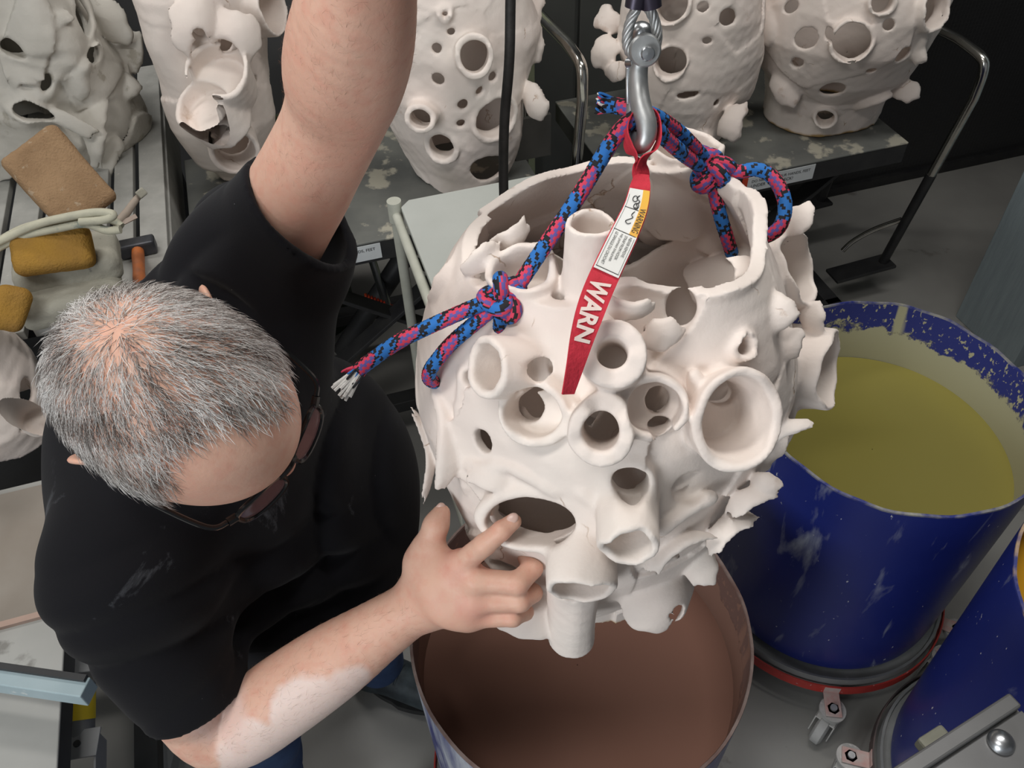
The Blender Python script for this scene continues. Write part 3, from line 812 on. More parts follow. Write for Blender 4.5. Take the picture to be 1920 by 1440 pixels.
# an irregular inner vessel seen through the openings, added to darken and fill them
pidn = S.newid('inner_wall')
def inner(X, Y, Z):
    th = np.arctan2(Y - S.cy, X - S.cx); rho = np.sqrt((X - S.cx) ** 2 + (Y - S.cy) ** 2)
    rr = .128 + .03 * np.sin(2 * th + 5 * Z) + .022 * np.sin(3 * th - 17 * Z) + .012 * np.sin(7 * th + 25 * Z)
    d = np.abs(rho - rr) * .8 - .0035
    return np.maximum(np.maximum(d, Z - (1.44 + .03 * np.sin(3 * th))), 1.12 + .03 * np.sin(4 * th) - Z)
_f = S.vol.f.copy()
S.vol.add(inner, S.vol.lo, S.vol.lo + S.vol.n * S.vol.h, k=.006, pid=pidn)
main_sculpture = S.finish('hanging_ceramic_vessel', 'pale pink unglazed ceramic vessel of tubes and holes hanging over the brown drum', MT['ceramic'], rough=.0016, fine=.0004)
del S
# ------------------------------------------------------------------ the man
HC = at(335, 745, .74)
HT = nrm(CAM - HC)
_fi = .84 * CR - .54 * CU
HF = nrm(_fi - HT * (_fi @ HT))
HL = np.cross(HT, HF)
def hp(f, l, t): return HC + HF * f + HL * l + HT * t
HAX = (HF, HL, HT)
G = nrm(V3(.91, -.41, 0)); GL = V3(.41, .91, 0)
SH_R = at(232, 1078, .925); SH_L = at(488, 495, .98)
MS = (SH_R + SH_L) / 2
EL_R = at(405, 1392, 1.02); WR_R = at(790, 1128, .965)
EL_L = at(630, 225, .775); WR_L = at(700, -150, .56)
PV = V3(-.40, .84, .92)
NECK = MS + EZ * .035 + G * -.01

m, nt, b = newmat('skin')
b.inputs['Roughness'].default_value = .5; b.inputs['Specular IOR Level'].default_value = .35
col = mixc(nt, ramp(nt, noise_node(nt, 9, 5), [(.38, (0, 0, 0)), (.62, (1, 1, 1))]), (.73, .455, .345), (.67, .39, .29))
col = mixc(nt, ramp(nt, noise_node(nt, 70, 3), [(.45, (0, 0, 0)), (.75, (1, 1, 1))]), col, (.68, .355, .265))
def splotch(nt, col, c, r, colr, soft=.25, nscale=22, amp=.5, parent=None):
    tc = N(nt, 'ShaderNodeTexCoord'); vm = N(nt, 'ShaderNodeVectorMath', operation='DISTANCE')
    c = np.asarray(c) - (root_loc(parent) if parent is not None else 0)
    nt.links.new(tc.outputs['Object'], vm.inputs[0]); vm.inputs[1].default_value = tuple(c)
    d = math_(nt, 'ADD', math_(nt, 'DIVIDE', vm.outputs['Value'], r), math_(nt, 'MULTIPLY', math_(nt, 'SUBTRACT', noise_node(nt, nscale, 5), .5), amp))
    return mixc(nt, ramp(nt, d, [(1 - soft, (1, 1, 1)), (1.0, (0, 0, 0))]), col, colr)
person = thing('person', 'person in a black t-shirt and dark glasses steadying the hanging ceramic vessel', 'person', (PV[0], PV[1], 0))
col = splotch(nt, col, at(505, 1405, .985), .060, (.78, .62, .56), .14, 17, .7, person)
col = splotch(nt, col, at(595, 1350, .955), .058, (.78, .62, .56), .14, 17, .7, person)
col = splotch(nt, col, at(660, 1290, .945), .032, (.76, .59, .53), .3, 20, .9, person)
col = splotch(nt, col, at(425, 1335, .985), .050, (.72, .50, .43), .35, 22, .8, person)
for p in (at(866, 1058, .915), at(905, 1023, .905), at(892, 1130, .92), hp(.105, 0, -.05)): col = splotch(nt, col, p, .03, (.68, .30, .24), .9, 30, .3, person)
nt.links.new(col, b.inputs['Base Color'])
b.inputs['Subsurface Weight'].default_value = .12; b.inputs['Subsurface Radius'].default_value = (.010, .004, .002); b.inputs['Subsurface Scale'].default_value = .8
bump(nt, b, noise_node(nt, 240, 4), .22, .0012)
MT['skin'] = m

B = Vol((-.66, .28, .86), (.10, 1.02, 2.06), .0027)
def add(prim, k=.02, pid=0): B.add(*prim, k=k, pid=pid)
# trunk inside the shirt
add(ellip(PV + EZ * .02, (.13, .15, .12), (G, GL, EZ)), .02)
add(ellip((PV + MS) / 2, (.115, .14, .22), (G, GL, nrm(MS - PV))), .05)
add(capsule(MS - EZ * .04, SH_R, .065, .055), .05)
add(capsule(MS - EZ * .04, SH_L, .065, .055), .05)
# arms
for (s, e, wr, r1, r2, r3, r4, fdir) in ((SH_R, EL_R, WR_R, .054, .046, .049, .0285, 0), (SH_L, EL_L, WR_L, .055, .0465, .0515, .032, 1)):
    q_ = lambda t: e + (wr - e) * t
    cp = spline([s, s * .55 + e * .45, s * .15 + e * .85, q_(.10), q_(.33), q_(.6), q_(.82), wr], 5)
    cr_ = np.array(spline([np.array([x_, 0, 0]) for x_ in (r1, r1 * .95, r2, r2 * 1.0, r3, r3 * .9, r3 * .72, r4)], 5))[:, 0]
    add(chain(cp, list(cr_)), .02)
# neck and head
add(capsule(NECK - EZ * .03, hp(-.035, 0, -.085), .068, .058), .04)
add(ellip(hp(-.008, 0, .0), (.1005, .0815, .098), HAX), .03)
add(ellip(hp(.027, 0, .018), (.080, .071, .072), HAX), .03)
add(ellip(hp(.028, 0, -.075), (.066, .058, .080), HAX), .03)
add(ellip(hp(.058, 0, -.135), (.038, .034, .028), HAX), .03)
add(capsule(hp(.083, .026, -.004), hp(.083, .045, -.010), .010, .008), .015); add(capsule(hp(.083, -.026, -.004), hp(.083, -.045, -.010), .010, .008), .015)
add(capsule(hp(.088, 0, -.012), hp(.110, 0, -.050), .008, .011), .012)
add(ellip(hp(.114, 0, -.055), (.012, .014, .011), HAX), .008)
for s in (-1, 1):
    add(ellip(hp(.104, s * .013, -.060), (.010, .008, .008), HAX), .006)
    add(ellip(hp(.060, s * .040, -.060), (.025, .022, .022), HAX), .02)
    B.sub(*ellip(hp(.098, s * .033, -.028), (.018, .019, .014), HAX), k=.012)
    add(ellip(hp(.072, s * .032, -.030), (.015, .015, .013), HAX), .003)
    # ears
    ec = hp(-.022, s * .082, -.052)
    ea = nrm(HL * s * .55 - HF * .8); eb = HT; en = np.cross(ea, eb)
    add(ellip(ec + ea * .008, (.019, .031, .0065), (ea, eb, en)), .006)
    B.sub(*ellip(ec + ea * .010 + en * .006 * (1 if s > 0 else -1), (.012, .022, .005), (ea, eb, en)), k=.004)
add(capsule(hp(.088, .022, -.098), hp(.088, -.022, -.098), .006), .006); add(capsule(hp(.086, .018, -.108), hp(.086, -.018, -.108), .007), .005)
# right hand: palm and five fingers on the vessel
mcp = [at(866, 1056, 0.910), at(893, 1088, 0.904), at(893, 1127, 0.914), at(880, 1158, 0.929)]
cmc = at(806, 1085, 0.942)
def finger(pts, rs, k=.003):
    for i in range(len(pts) - 1): add(capsule(pts[i], pts[i + 1], rs[i], rs[i + 1]), k if i else .008)
for i, p in enumerate(mcp):
    add(capsule(WR_R + (p - WR_R) * .08, p, .021, .0128), .018)
add(ellip((WR_R + mcp[1] + mcp[2]) / 3, (.036, .034, .016), frame(CAM - WR_R, CU)), .02)
finger([mcp[0], at(908, 1022, 0.874), at(940, 995, 0.866), at(962, 978, 0.870)], [.0128, .0118, .0105, .0088])
finger([mcp[1], at(970, 1094, 0.895), at(998, 1066, 0.907), at(985, 1047, 0.924)], [.0130, .0125, .0112, .0090])
finger([mcp[2], at(975, 1128, 0.904), at(1000, 1112, 0.927), at(990, 1100, 0.942)], [.0125, .0118, .0105, .0088])
finger([mcp[3], at(962, 1158, 0.917), at(985, 1148, 0.937), at(980, 1138, 0.950)], [.0112, .0105, .0095, .0080])
add(capsule(WR_R, at(796, 1060, 0.947), .024, .021), .02)
add(capsule(at(820, 1090, 0.932), at(796, 1050, 0.947), .018, .018), .02)
finger([at(796, 1060, 0.947), at(803, 1025, 0.940), at(818, 985, 0.935), at(828, 962, 0.940)], [.0185, .0150, .0128, .0100], .01)
add(capsule(at(803, 1040, 0.944), at(862, 1062, 0.917), .009, .010), .02)
# left hand, above the frame, closed on the pendant cable
la, lb, ln = frame(WR_L - EL_L, (0, 1, 0))
pc = WR_L + ln * .055
add(capsule(WR_L, pc, .028, .034), .02)
for i in range(4):
    r0 = pc + ln * .025 + la * (-.030 + .020 * i) + lb * .012
    finger([r0, r0 + lb * .022 + ln * .022, r0 + lb * .036 - ln * .006, r0 + lb * .018 - ln * .014], [.0115, .0108, .010, .0085])
finger([WR_L + ln * .02 + la * -.02, WR_L + ln * .04 + la * -.04 + lb * .02, pc + la * -.02 + lb * .036], [.015, .012, .010])
idx, P = B.near(.012)
B.f[idx] += .0006 * wavy(P, 77, 70)
# skin creases of elbow pit and wrist
v, q, vid = B.mesh(); del B
v, q, vid = drop_islands(v, q, vid, .05)
v = relax(v, q, 1, .4)
body = obj('body', v, q, MT['skin'], person)
BODY_V, BODY_N = v, vnormals(v, q)
# nails
for c_, d_, up_ in ((at(961, 972, 0.8630), at(962, 978, 0.8700) - at(940, 995, 0.8660), CAM - at(962, 974, 0.8660)), (at(984, 1041, 0.9190), at(985, 1047, 0.9240) - at(998, 1066, 0.9070), CU * 1.2 + (CAM - at(985, 1047, 0.9220)) * .3), (at(826, 953, 0.9360), at(828, 962, 0.9400) - at(818, 985, 0.9350), CAM - at(828, 962, 0.9320))):
    n_ = nrm(up_); d_ = nrm(d_ - n_ * (d_ @ n_)); s_ = np.cross(n_, d_)
    MB().ball(c_, (.0065, .0052, .0022), (d_, s_, n_), 14, 8).build('fingernail', M('nail', (.62, .42, .36), (.66, .46, .40), 20, .3), person)

# fine dark hair on both forearms
def limb_hair(a, b, n, seed, name, L=.011, keepout=None):
    rg = np.random.default_rng(seed); ax = nrm(b - a); ln = np.linalg.norm(b - a)
    r = BODY_V - a; h = r @ ax; rad = np.linalg.norm(r - h[:, None] * ax, axis=1)
    c = np.nonzero((h > 0) & (h < ln) & (rad < .075))[0]; pk = rg.choice(c, n); p = BODY_V[pk]; nn = BODY_N[pk]
    d = ax * .9 + rg.normal(size=(n, 3)) * .45; d -= nn * (d * nn).sum(1)[:, None]; d /= np.linalg.norm(d, axis=1)[:, None]
    sd = np.cross(d, nn); Ls = L * rg.uniform(.5, 1.2, n)[:, None]
    m1 = p + d * Ls * .5 + nn * Ls * .16 + sd * rg.normal(size=(n, 1)) * .0006; e = p + d * Ls + nn * Ls * .18 + sd * rg.normal(size=(n, 1)) * .0015
    w = .00006
    V = np.stack([p + sd * w, p - sd * w, m1 + sd * w * .8, m1 - sd * w * .8, e], 1)
    F = np.arange(n)[:, None, None] * 5 + np.array([[0, 1, 3], [0, 3, 2], [2, 3, 4]])[None]
    return obj(name, V.reshape(-1, 3), F.reshape(-1, 3), M('arm_hair_' + name, (.22, .13, .09), (.30, .19, .13), 60, .6), person, kind='stuff')
limb_hair(EL_R, WR_R, 1500, 5, 'forearm_hair')
limb_hair(SH_L * .25 + EL_L * .75, WR_L, 1700, 6, 'forearm_hair', .013)

# ---------------- t-shirt
m, nt, b = newmat('shirt_cotton')
b.inputs['Roughness'].default_value = .95; b.inputs['Specular IOR Level'].default_value = .12; b.inputs['Sheen Weight'].default_value = .05
col = mixc(nt, noise_node(nt, 6, 4), (.0065, .0065, .008), (.010, .010, .0125))
col = mixc(nt, ramp(nt, noise_node(nt, 9, 9, rough=.72, dist=.6), [(.62, (0, 0, 0)), (.86, (1, 1, 1))]), col, (.16, .17, .19))
col = mixc(nt, ramp(nt, noise_node(nt, 130, 2), [(.79, (0, 0, 0)), (.81, (1, 1, 1))]), col, (.35, .35, .36))
nt.links.new(col, b.inputs['Base Color']); bump(nt, b, noise_node(nt, 500, 2), .25, .0006)
MT['shirt'] = m
T = Vol((-.70, .26, .70), (.02, 1.08, 1.62), .0042)
def tadd(prim, k=.05): T.add(*prim, k=k)
tax = nrm(MS - PV)
tadd(ellip(V3(-.395, .665, 1.235), (.145, .185, .17), (G, GL, tax)), .05)
tadd(ellip(V3(-.325, .785, 1.07), (.165, .175, .17), (G, GL, EZ)), .08)
tadd(ellip(PV + EZ * -.05, (.165, .185, .17), (G, GL, EZ)), .08)
tadd(ellip(V3(-.325, .72, .96), (.165, .19, .20), (G, GL, EZ)), .08)
tadd(capsule(MS + EZ * -.015, SH_R + EZ * .004, .075, .070), .06)
tadd(capsule(MS + EZ * -.015, SH_L + EZ * -.01, .078, .080), .06)
tadd(capsule(NECK - EZ * .02, hp(-.04, 0, -.11), .082, .072), .05)
cuffR = SH_R + (EL_R - SH_R) * .70; cuffL = at(562, 415, .90)
tadd(capsule(SH_R, cuffR + (EL_R - SH_R) * .06, .074, .0625), .05)
tadd(capsule(V3(-.37, .72, 1.25), SH_L - EZ * .02, .13, .080), .06)
tadd(capsule(SH_L, cuffL + nrm(EL_L - SH_L) * .04, .080, .069), .05)
# cut the open cuffs and the neck hole
nR = nrm(EL_R - SH_R); nL = nrm(EL_L - SH_L); nLc = nrm(.80 * CR + .52 * CU - .35 * CF)
T.sub(*tubecyl(cuffR + nR * .10, nR, .11, .095), k=.002); T.sub(*tubecyl(cuffL + nLc * .17, nLc, .16, .16), k=.002)
T.sub(*capsule(cuffR - nR * .03, cuffR + nR * .12, .053, .056), k=.004); T.sub(*capsule(cuffL - nL * .03, cuffL + nL * .12, .0615, .063), k=.004)
nk = nrm(hp(-.04, 0, -.11) - NECK)
T.sub(*tubecyl(NECK + nk * .16, nk, .12, .11), k=.004); T.sub(*capsule(NECK, NECK + nk * .2, .066, .062), k=.004)
# folds
idx, P = T.near(.035)
def fold(c, axis, across, wl, amp, ext):
    r = P - np.asarray(c, f32); x = r @ nrm(axis).astype(f32); y = r @ nrm(across).astype(f32)
    wgt = np.exp(-((r ** 2).sum(1)) / (2 * ext ** 2))
    return amp * wgt * (1 - 2 * np.abs(np.sin(math.pi * y / wl + 5 * x + 1.6 * np.sin(11 * x + 1.3) + .8 * np.sin(17 * y + 8 * x)))).astype(f32)
d = fold(at(330, 1130, .95), at(480, 1240, 1.) - at(150, 1060, .9), at(330, 1230, .95) - at(330, 1030, .95), .105, .007, .09)
d += fold(at(640, 900, 1.08), at(700, 1060, 1.1) - at(600, 700, 1.05), at(760, 880, 1.1) - at(560, 920, 1.1), .085, .010, .11)
d += fold(at(560, 1130, 1.08), at(700, 1060, 1.1) - at(450, 1200, 1.05), at(560, 1200, 1.1) - at(560, 1050, 1.05), .080, .012, .08)
d += fold(at(420, 470, 1.0), at(560, 415, .93) - at(350, 560, 1.0), at(480, 600, 1.) - at(400, 400, 1.), .09, .010, .08)
d += fold(at(400, 1290, .98), at(480, 1290, 1.) - at(300, 1330, 1.), at(420, 1380, 1.) - at(340, 1210, .95), .08, .004, .05)
d += .0035 * wavy(P, 21, 22) + .0012 * wavy(P, 22, 60)
T.f[idx] += d
# hem
T.sub(*tubecyl(PV - EZ * .17, V3(0, 0, 1), .4, .3), k=.004)
v, q, vid = T.mesh(); del T
v, q, vid = drop_islands(v, q, vid, .05); v = relax(v, q, 2, .5)
obj('t_shirt', v, q, MT['shirt'], person, label='black cotton t-shirt dusted with clay')
# salt-white hem of the wet sleeve, stitch line
# ---------------- jeans and boots
J = Vol((-.75, .45, .02), (-.05, 1.15, 1.0), .007)
fR, fL = V3(-.55, .68, .07), V3(-.345, .95, .07)
kR, kL = V3(-.50, .70, .48), V3(-.33, .93, .48)
hR, hL = PV - GL * .09 - EZ * .04, PV + GL * .09 - EZ * .04
J.add(*ellip(PV - EZ * .04, (.14, .165, .12), (G, GL, EZ)), k=.03)
for hh, kk, ff in ((hR, kR, fR), (hL, kL, fL)):
    J.add(*capsule(hh, kk, .095, .072), k=.03); J.add(*capsule(kk, ff + EZ * .04, .072, .062), k=.02)
idx, P = J.near(.03); J.f[idx] += .005 * wavy(P, 9, 45)
v, q, vid = J.mesh(); del J
obj('jeans', v, q, MT['denim'], person, label='blue denim jeans')
for ff in (fR, fL):
    base = V3(ff[0], ff[1], 0)
    K = Vol(base - .22 + EZ * .2, base + .24, .005)
    K.add(*capsule(base + EZ * .055 - G * .04, base + EZ * .05 + G * .13, .050, .045), k=.02)
    K.add(*capsule(base + EZ * .06 - G * .03, base + EZ * .15 - G * .03, .052, .054), k=.03)
    K.f = np.maximum(K.f, (.016 - (K.lo[2] + np.arange(K.n[2]) * K.h))[None, None, :].astype(f32))
    v, q, vid = K.mesh()
    bt = obj('boot', v, q, MT['boot'], person, label='dark laced boot')
    so = MB(); n_ = 40; ring = []
    for i in range(n_):
        t = 2 * math.pi * i / n_; ring.append((math.cos(t) * (.135 if math.cos(t) > 0 else .10), math.sin(t) * (.052 if math.cos(t) > 0 else .046)))
    vv = [base + G * (a + .045) + GL * b_ + EZ * z * 1.0 for z in (0, .022) for a, b_ in ring]
    so.put(vv, [tuple(range(n_ - 1, -1, -1)), tuple(range(n_, 2 * n_))] + [(i, (i + 1) % n_, n_ + (i + 1) % n_, n_ + i) for i in range(n_)])
    so.build('sole', MT['rubber_dark'], bt)
    for i in range(4):
        c = base + G * (.055 - .022 * i) + EZ * (.098 + .014 * i)
        MB().tube(spline([c - GL * .03 - EZ * .012, c + EZ * .006, c + GL * .03 - EZ * .012], 6), .004, 8).build('lace', MT['boot'], bt)

# ---------------- hair
rel = BODY_V - HC
fl, ll, tl = rel @ HF, rel @ HL, rel @ HT
hl_l = [-.095, -.082, -.060, -.038, -.015, .005, .030, .045, .062, .075, .095]
hl_f = [.034, .042, .038, .026, .036, .048, .074, .074, .056, .054, .048]
def hairmask(f, l, t):
    ok = f < np.interp(l, hl_l, hl_f)
    side = np.abs(l) > .070
    low = np.where(f > .01, -.035, np.where(f > -.05, -.03, -.085))
    ok &= t > low
    ear = (np.abs(l) > .0845) | ((np.abs(l) > .074) & (f > -.06) & (f < .0) & (t < -.02))
    return ok & ~ear
cand = np.nonzero(hairmask(fl, ll, tl) & (np.linalg.norm(rel, axis=1) < .135))[0]
rg = np.random.default_rng(4)
whorl = np.array([-.062, .014, .075])
NH = 17000
pick = rg.choice(cand, NH)
p = np.stack([fl[pick], ll[pick], tl[pick]], -1) + rg.normal(size=(NH, 3)) * .0013
nn = np.stack([BODY_N[pick] @ HF, BODY_N[pick] @ HL, BODY_N[pick] @ HT], -1)
dw = np.linalg.norm(p - whorl, axis=1)
fade = np.clip((np.interp(p[:, 1], hl_l, hl_f) - p[:, 0]) / .018, .12, 1)
keep = (rg.random(NH) < np.clip(.60 + (dw - .008) / .040, .60, 1)) & (rg.random(NH) < fade)
p, nn, dw = p[keep], nn[keep], dw[keep]; NH = len(p)
d = p - whorl; d /= np.maximum(1e-6, np.linalg.norm(d, axis=1))[:, None]
d = d + np.array([.55, -.12, -.05]) + .25 * np.stack([np.sin(60 * p[:, 1] + 40 * p[:, 0]), np.sin(55 * p[:, 0] + 2), np.zeros(NH)], -1) + rg.normal(size=(NH, 3)) * .38
d -= nn * (d * nn).sum(1)[:, None]; d /= np.linalg.norm(d, axis=1)[:, None]
L = rg.uniform(.012, .027, NH) * np.where(p[:, 2] < 0, .75, 1.0)
lift = rg.uniform(.20, .55, NH)
side = np.cross(d, nn)
segs = 4; rad = .00030
V = np.zeros((NH, (segs) * 3 + 1, 3))
for s in range(segs + 1):
    t = s / segs
    c = p + d * (L * t)[:, None] * (.9) + nn * (L * (lift * t - .30 * t * t))[:, None] + side * (rg.normal(size=NH) * .0012 * t)[:, None] - nn * .001 * (1 - t)
    r = rad * (1 - .55 * t)
    if s < segs:
        for k in range(3):
            a = 2 * math.pi * k / 3
            V[:, s * 3 + k] = c + (side * math.cos(a) + nn * math.sin(a)) * r
    else: V[:, segs * 3] = c
W = HC + V[..., 0:1] * HF + V[..., 1:2] * HL + V[..., 2:3] * HT
fa = []
for s in range(segs - 1):
    for k in range(3): l_ = (k + 1) % 3; fa += [(s * 3 + k, s * 3 + l_, (s + 1) * 3 + l_), (s * 3 + k, (s + 1) * 3 + l_, (s + 1) * 3 + k)]
for k in range(3): fa.append(((segs - 1) * 3 + k, (segs - 1) * 3 + (k + 1) % 3, segs * 3))
fa = np.array(fa); nv = segs * 3 + 1
FA = (np.arange(NH)[:, None, None] * nv + fa[None]).reshape(-1, 3)
m, nt, b = newmat('grey_hair'); b.inputs['Roughness'].default_value = .42; b.inputs['Specular IOR Level'].default_value = .4
ai = N(nt, 'ShaderNodeAttribute', attribute_name='strand')
nt.links.new(ramp(nt, ai.outputs['Fac'], [(0, (.09, .075, .068)), (.28, (.22, .195, .18)), (.48, (.58, .56, .54)), (1, (.90, .89, .88))]), b.inputs['Base Color'])
hair = obj('hair', W.reshape(-1, 3), FA, m, person, label='short grey hair thinning at the crown', kind='stuff')
patch = .5 + .5 * np.sin(70 * p[:, 0] + 3 * np.sin(50 * p[:, 1])) * np.sin(64 * p[:, 1] + 1.7)
tone = np.clip(rg.random(NH) * .70 + .45 * patch - .04, 0, 1)
a_ = hair.data.attributes.new('strand', 'FLOAT', 'POINT'); a_.data.foreach_set('value', np.repeat(tone, nv).astype(f32))
# eyebrows
eb = []; ef = []
for s in (-1, 1):
    for i in range(90):
        l0 = s * rg.uniform(.016, .052); c = np.array([.090 - .9 * max(0, abs(l0) - .02) ** 1.3 * 2.2, l0, .004 + rg.uniform(-.004, .004)])
        dr = np.array([.25, s * .8, .25 + rg.normal() * .2]); dr /= np.linalg.norm(dr); e_ = c + dr * rg.uniform(.008, .013) + np.array([.004, 0, 0])
        b0 = len(eb)
        for q_ in (c + np.array([0, 0, .0004]), c - np.array([0, 0, .0004]), e_): eb.append(hp(*q_))
        ef.append((b0, b0 + 1, b0 + 2))
ebo = obj('eyebrows', np.array(eb), np.array(ef), m, person, kind='stuff')
a_ = ebo.data.attributes.new('strand', 'FLOAT', 'POINT'); a_.data.foreach_set('value', [.75] * len(eb))

# ---------------- dark glasses (worn, a thing of their own)
gl = thing('sunglasses', 'dark framed glasses with brown tinted lenses worn on the bowed head', 'glasses', hp(.11, 0, -.05))
def gpt(l, t, off=0): return hp(.119 - 2.9 * l * l + off + (t + .03) * -.50, l, t)
lm, nt, b = newmat('tinted_lens'); b.inputs['Base Color'].default_value = (.20, .11, .115, 1); b.inputs['Transmission Weight'].default_value = .0; b.inputs['Roughness'].default_value = .08; b.inputs['Alpha'].default_value = .85
fr = MB()
for s in (-1, 1):
    ring = []
    for i in range(28):
        t = 2 * math.pi * i / 28; x = math.cos(t); y = math.sin(t)
        r_ = (abs(x) ** 3.2 + abs(y) ** 3.2) ** (-1 / 3.2)
        ring.append((s * .036 + x * r_ * .0265, -.030 + y * r_ * .0205))
    v_ = [gpt(l, t) for l, t in ring] + [gpt(s * .036, -.030)] + [gpt(l, t, -.002) for l, t in ring] + [gpt(s * .036, -.030, -.002)]
    f_ = [(i, (i + 1) % 28, 28) for i in range(28)] + [(29 + (i + 1) % 28, 29 + i, 57) for i in range(28)] + [(i, 29 + i, 29 + (i + 1) % 28, (i + 1) % 28) for i in range(28)]
    MB().put(v_, f_).build('lens', lm, gl)
    fr.tube([gpt(l, t, .0) for l, t in ring], .0027, 8, closed=True)
    fr.tube([gpt(s * .061, -.018), gpt(s * .069, -.016, .0)], .0042, 8)
fr.tube(spline([gpt(-.012, -.020), gpt(0, -.016, .003), gpt(.012, -.020)], 6), .0035, 8)
fr.build('frame', MT['frame_black'], gl)
for s in (-1, 1):
    MB().tube(spline([gpt(s * .069, -.016), hp(.085, s * .082, -.016), hp(.03, s * .088, -.014), hp(-.02, s * .087, -.012), hp(-.05, s * .082, -.035)], 6), [.0026] * 25, 8).build('temple', MT['frame_black'], gl)
# ------------------------------------------------------------------ rope sling, hook and strap
RED, BLU, BLK, VIO = (.62, .045, .10), (.02, .16, .50), (.008, .008, .012), (.12, .09, .33)
m, nt, b = newmat('braided_rope'); b.inputs['Roughness'].default_value = .8
ac = N(nt, 'ShaderNodeAttribute', attribute_name='yarn'); nt.links.new(ac.outputs['Color'], b.inputs['Base Color'])
MT['braid'] = m
def rope_piece(name, pts, parent, r=.0072, n=10, s0=0.0, closed=False):
    path = spline(pts, n, closed)
    # resample evenly
    P = np.array(path + ([path[0]] if closed else [])); seg = np.linalg.norm(np.diff(P, axis=0), axis=1); cum = np.concatenate([[0], np.cumsum(seg)])
    step = .0016; k = max(4, int(cum[-1] / step)); tt = np.linspace(0, cum[-1], k)
    Q = np.stack([np.interp(tt, cum, P[:, i]) for i in range(3)], -1)
    SEG = 24; v = []; up = None; cols = []
    for i in range(k):
        t = nrm(Q[min(k - 1, i + 1)] - Q[max(0, i - 1)])
        if up is None: up = frame(t)[0]
        up = nrm(up - t * (up @ t)); bb = np.cross(t, up)
        for j in range(SEG):
            th = 2 * math.pi * j / SEG
            rr = r * (1 + .035 * math.sin(j * math.pi / 1.0 + i * math.pi * .66) + .02 * math.sin(8 * th + i))
            v.append(Q[i] + (up * math.cos(th) + bb * math.sin(th)) * rr)
    f = [(i * SEG + j, i * SEG + (j + 1) % SEG, (i + 1) * SEG + (j + 1) % SEG, (i + 1) * SEG + j) for i in range(k - 1) for j in range(SEG)]
    f += [tuple(range(SEG - 1, -1, -1)), tuple(range((k - 1) * SEG, k * SEG))]
    o = obj(name, v, f, MT['braid'], parent)
    me = o.data; at_ = me.attributes.new('yarn', 'FLOAT_COLOR', 'CORNER'); cl = []
    for i in range(k - 1):
        s = s0 + tt[i]
        for j in range(SEG):
            # long repeat: blue/black diamonds, then red and violet stripes along the rope
            z = int(s / .0016); row = int(((j + (1 if z % 4 < 2 else 0)) % SEG) // 2)
            ph = (s + .010 * math.sin(2 * math.pi * j / SEG) + .004 * math.sin(4 * math.pi * j / SEG + 1)) % .052
            if ph < .020: c = BLU if ((z // 2 + row) % 4) else BLK
            elif ph < .026 or ph > .047: c = BLK if (z // 2 + row) % 3 else (BLU if ph < .03 else RED)
            else: c = RED if row % 2 == 0 else (VIO if row % 6 != 3 else BLK)
            cl += [(*c, 1)] * 4
    cl += [(*BLK, 1)] * (2 * SEG)
    at_.data.foreach_set('color', np.array(cl, f32).ravel())
    return o
def knot(name, c, n, size, parent, r=.0072, tilt=0):
    a, b_, n = frame(n, CU); t0 = math.radians(tilt); a, b_ = a * math.cos(t0) + b_ * math.sin(t0), -a * math.sin(t0) + b_ * math.cos(t0)
    pts = []
    for i in range(22):
        t = 2 * math.pi * i / 22
        pts.append(np.asarray(c) + (a * (math.sin(t) + 1.55 * math.sin(2 * t)) * .46 + b_ * (math.cos(t) - 1.55 * math.cos(2 * t)) * .40) * size + n * (-math.sin(3 * t)) * r * 1.05)
    return rope_piece(name, pts, parent, r, 8, closed=True)
def fray(name, c, d, parent, seed, cols, L=.022, n=46, spread=.009):
    rg = random.Random(seed); a, b_, n_ = frame(d); mb = MB(); cc = []
    for i in range(n):
        t = rg.uniform(0, 6.28); rr = .0062 * math.sqrt(rg.random())
        p = np.asarray(c) + (a * math.cos(t) + b_ * math.sin(t)) * rr
        q = p + n_ * L * rg.uniform(.5, 1.0) + (a * rg.uniform(-1, 1) + b_ * rg.uniform(-1, 1)) * spread
        mb.tube(spline([p - n_ * .004, (p + q) / 2 + (a * rg.uniform(-1, 1) + b_ * rg.uniform(-1, 1)) * .002, q], 3), [.0012] * 6 + [.0006], 5)
        cc.append(rg.choice(cols))
    o = mb.build(name, MT['braid'], parent, auto=False)
    at_ = o.data.attributes.new('yarn', 'FLOAT_COLOR', 'CORNER'); per = len(o.data.loops) // n
    at_.data.foreach_set('color', np.array([(*cc[min(n - 1, i // per)], 1) for i in range(len(o.data.loops))], f32).ravel())
    return o
WHT = (.75, .74, .70)
HK = at(1203, 232, .752)
slg = thing('rope_sling', 'blue, pink and black braided rope knotted through the left side of the hanging vessel', 'rope', at(950, 560, .80), 'knotted rope slings')
kn = at(945, 562, .792)
rope_piece('rope', [at(1216, 228, .755), at(1190, 222, .748), at(1150, 262, .75), at(1080, 375, .765), at(1010, 478, .782), at(972, 535, .788)], slg)
knot('knot', kn, CAM - kn, .0165, slg, tilt=20)
knot('knot', kn + CU * .004 - CF * .004, nrm(CAM - kn) + .5 * CR, .0135, slg, tilt=80)
rope_piece('rope', [at(935, 570, .792), at(900, 598, .80), at(850, 640, .818), at(822, 672, .832), at(806, 695, .845), at(806, 712, .868), at(828, 720, .90)], slg, s0=.02)
rope_piece('rope', [at(940, 560, .786), at(890, 575, .792), at(810, 610, .80), at(745, 642, .81), at(690, 680, .82), at(672, 696, .822)], slg, s0=.04)
rope_piece('rope', [at(940, 590, .797), at(938, 612, .81), at(935, 640, .845)], slg, s0=.01)
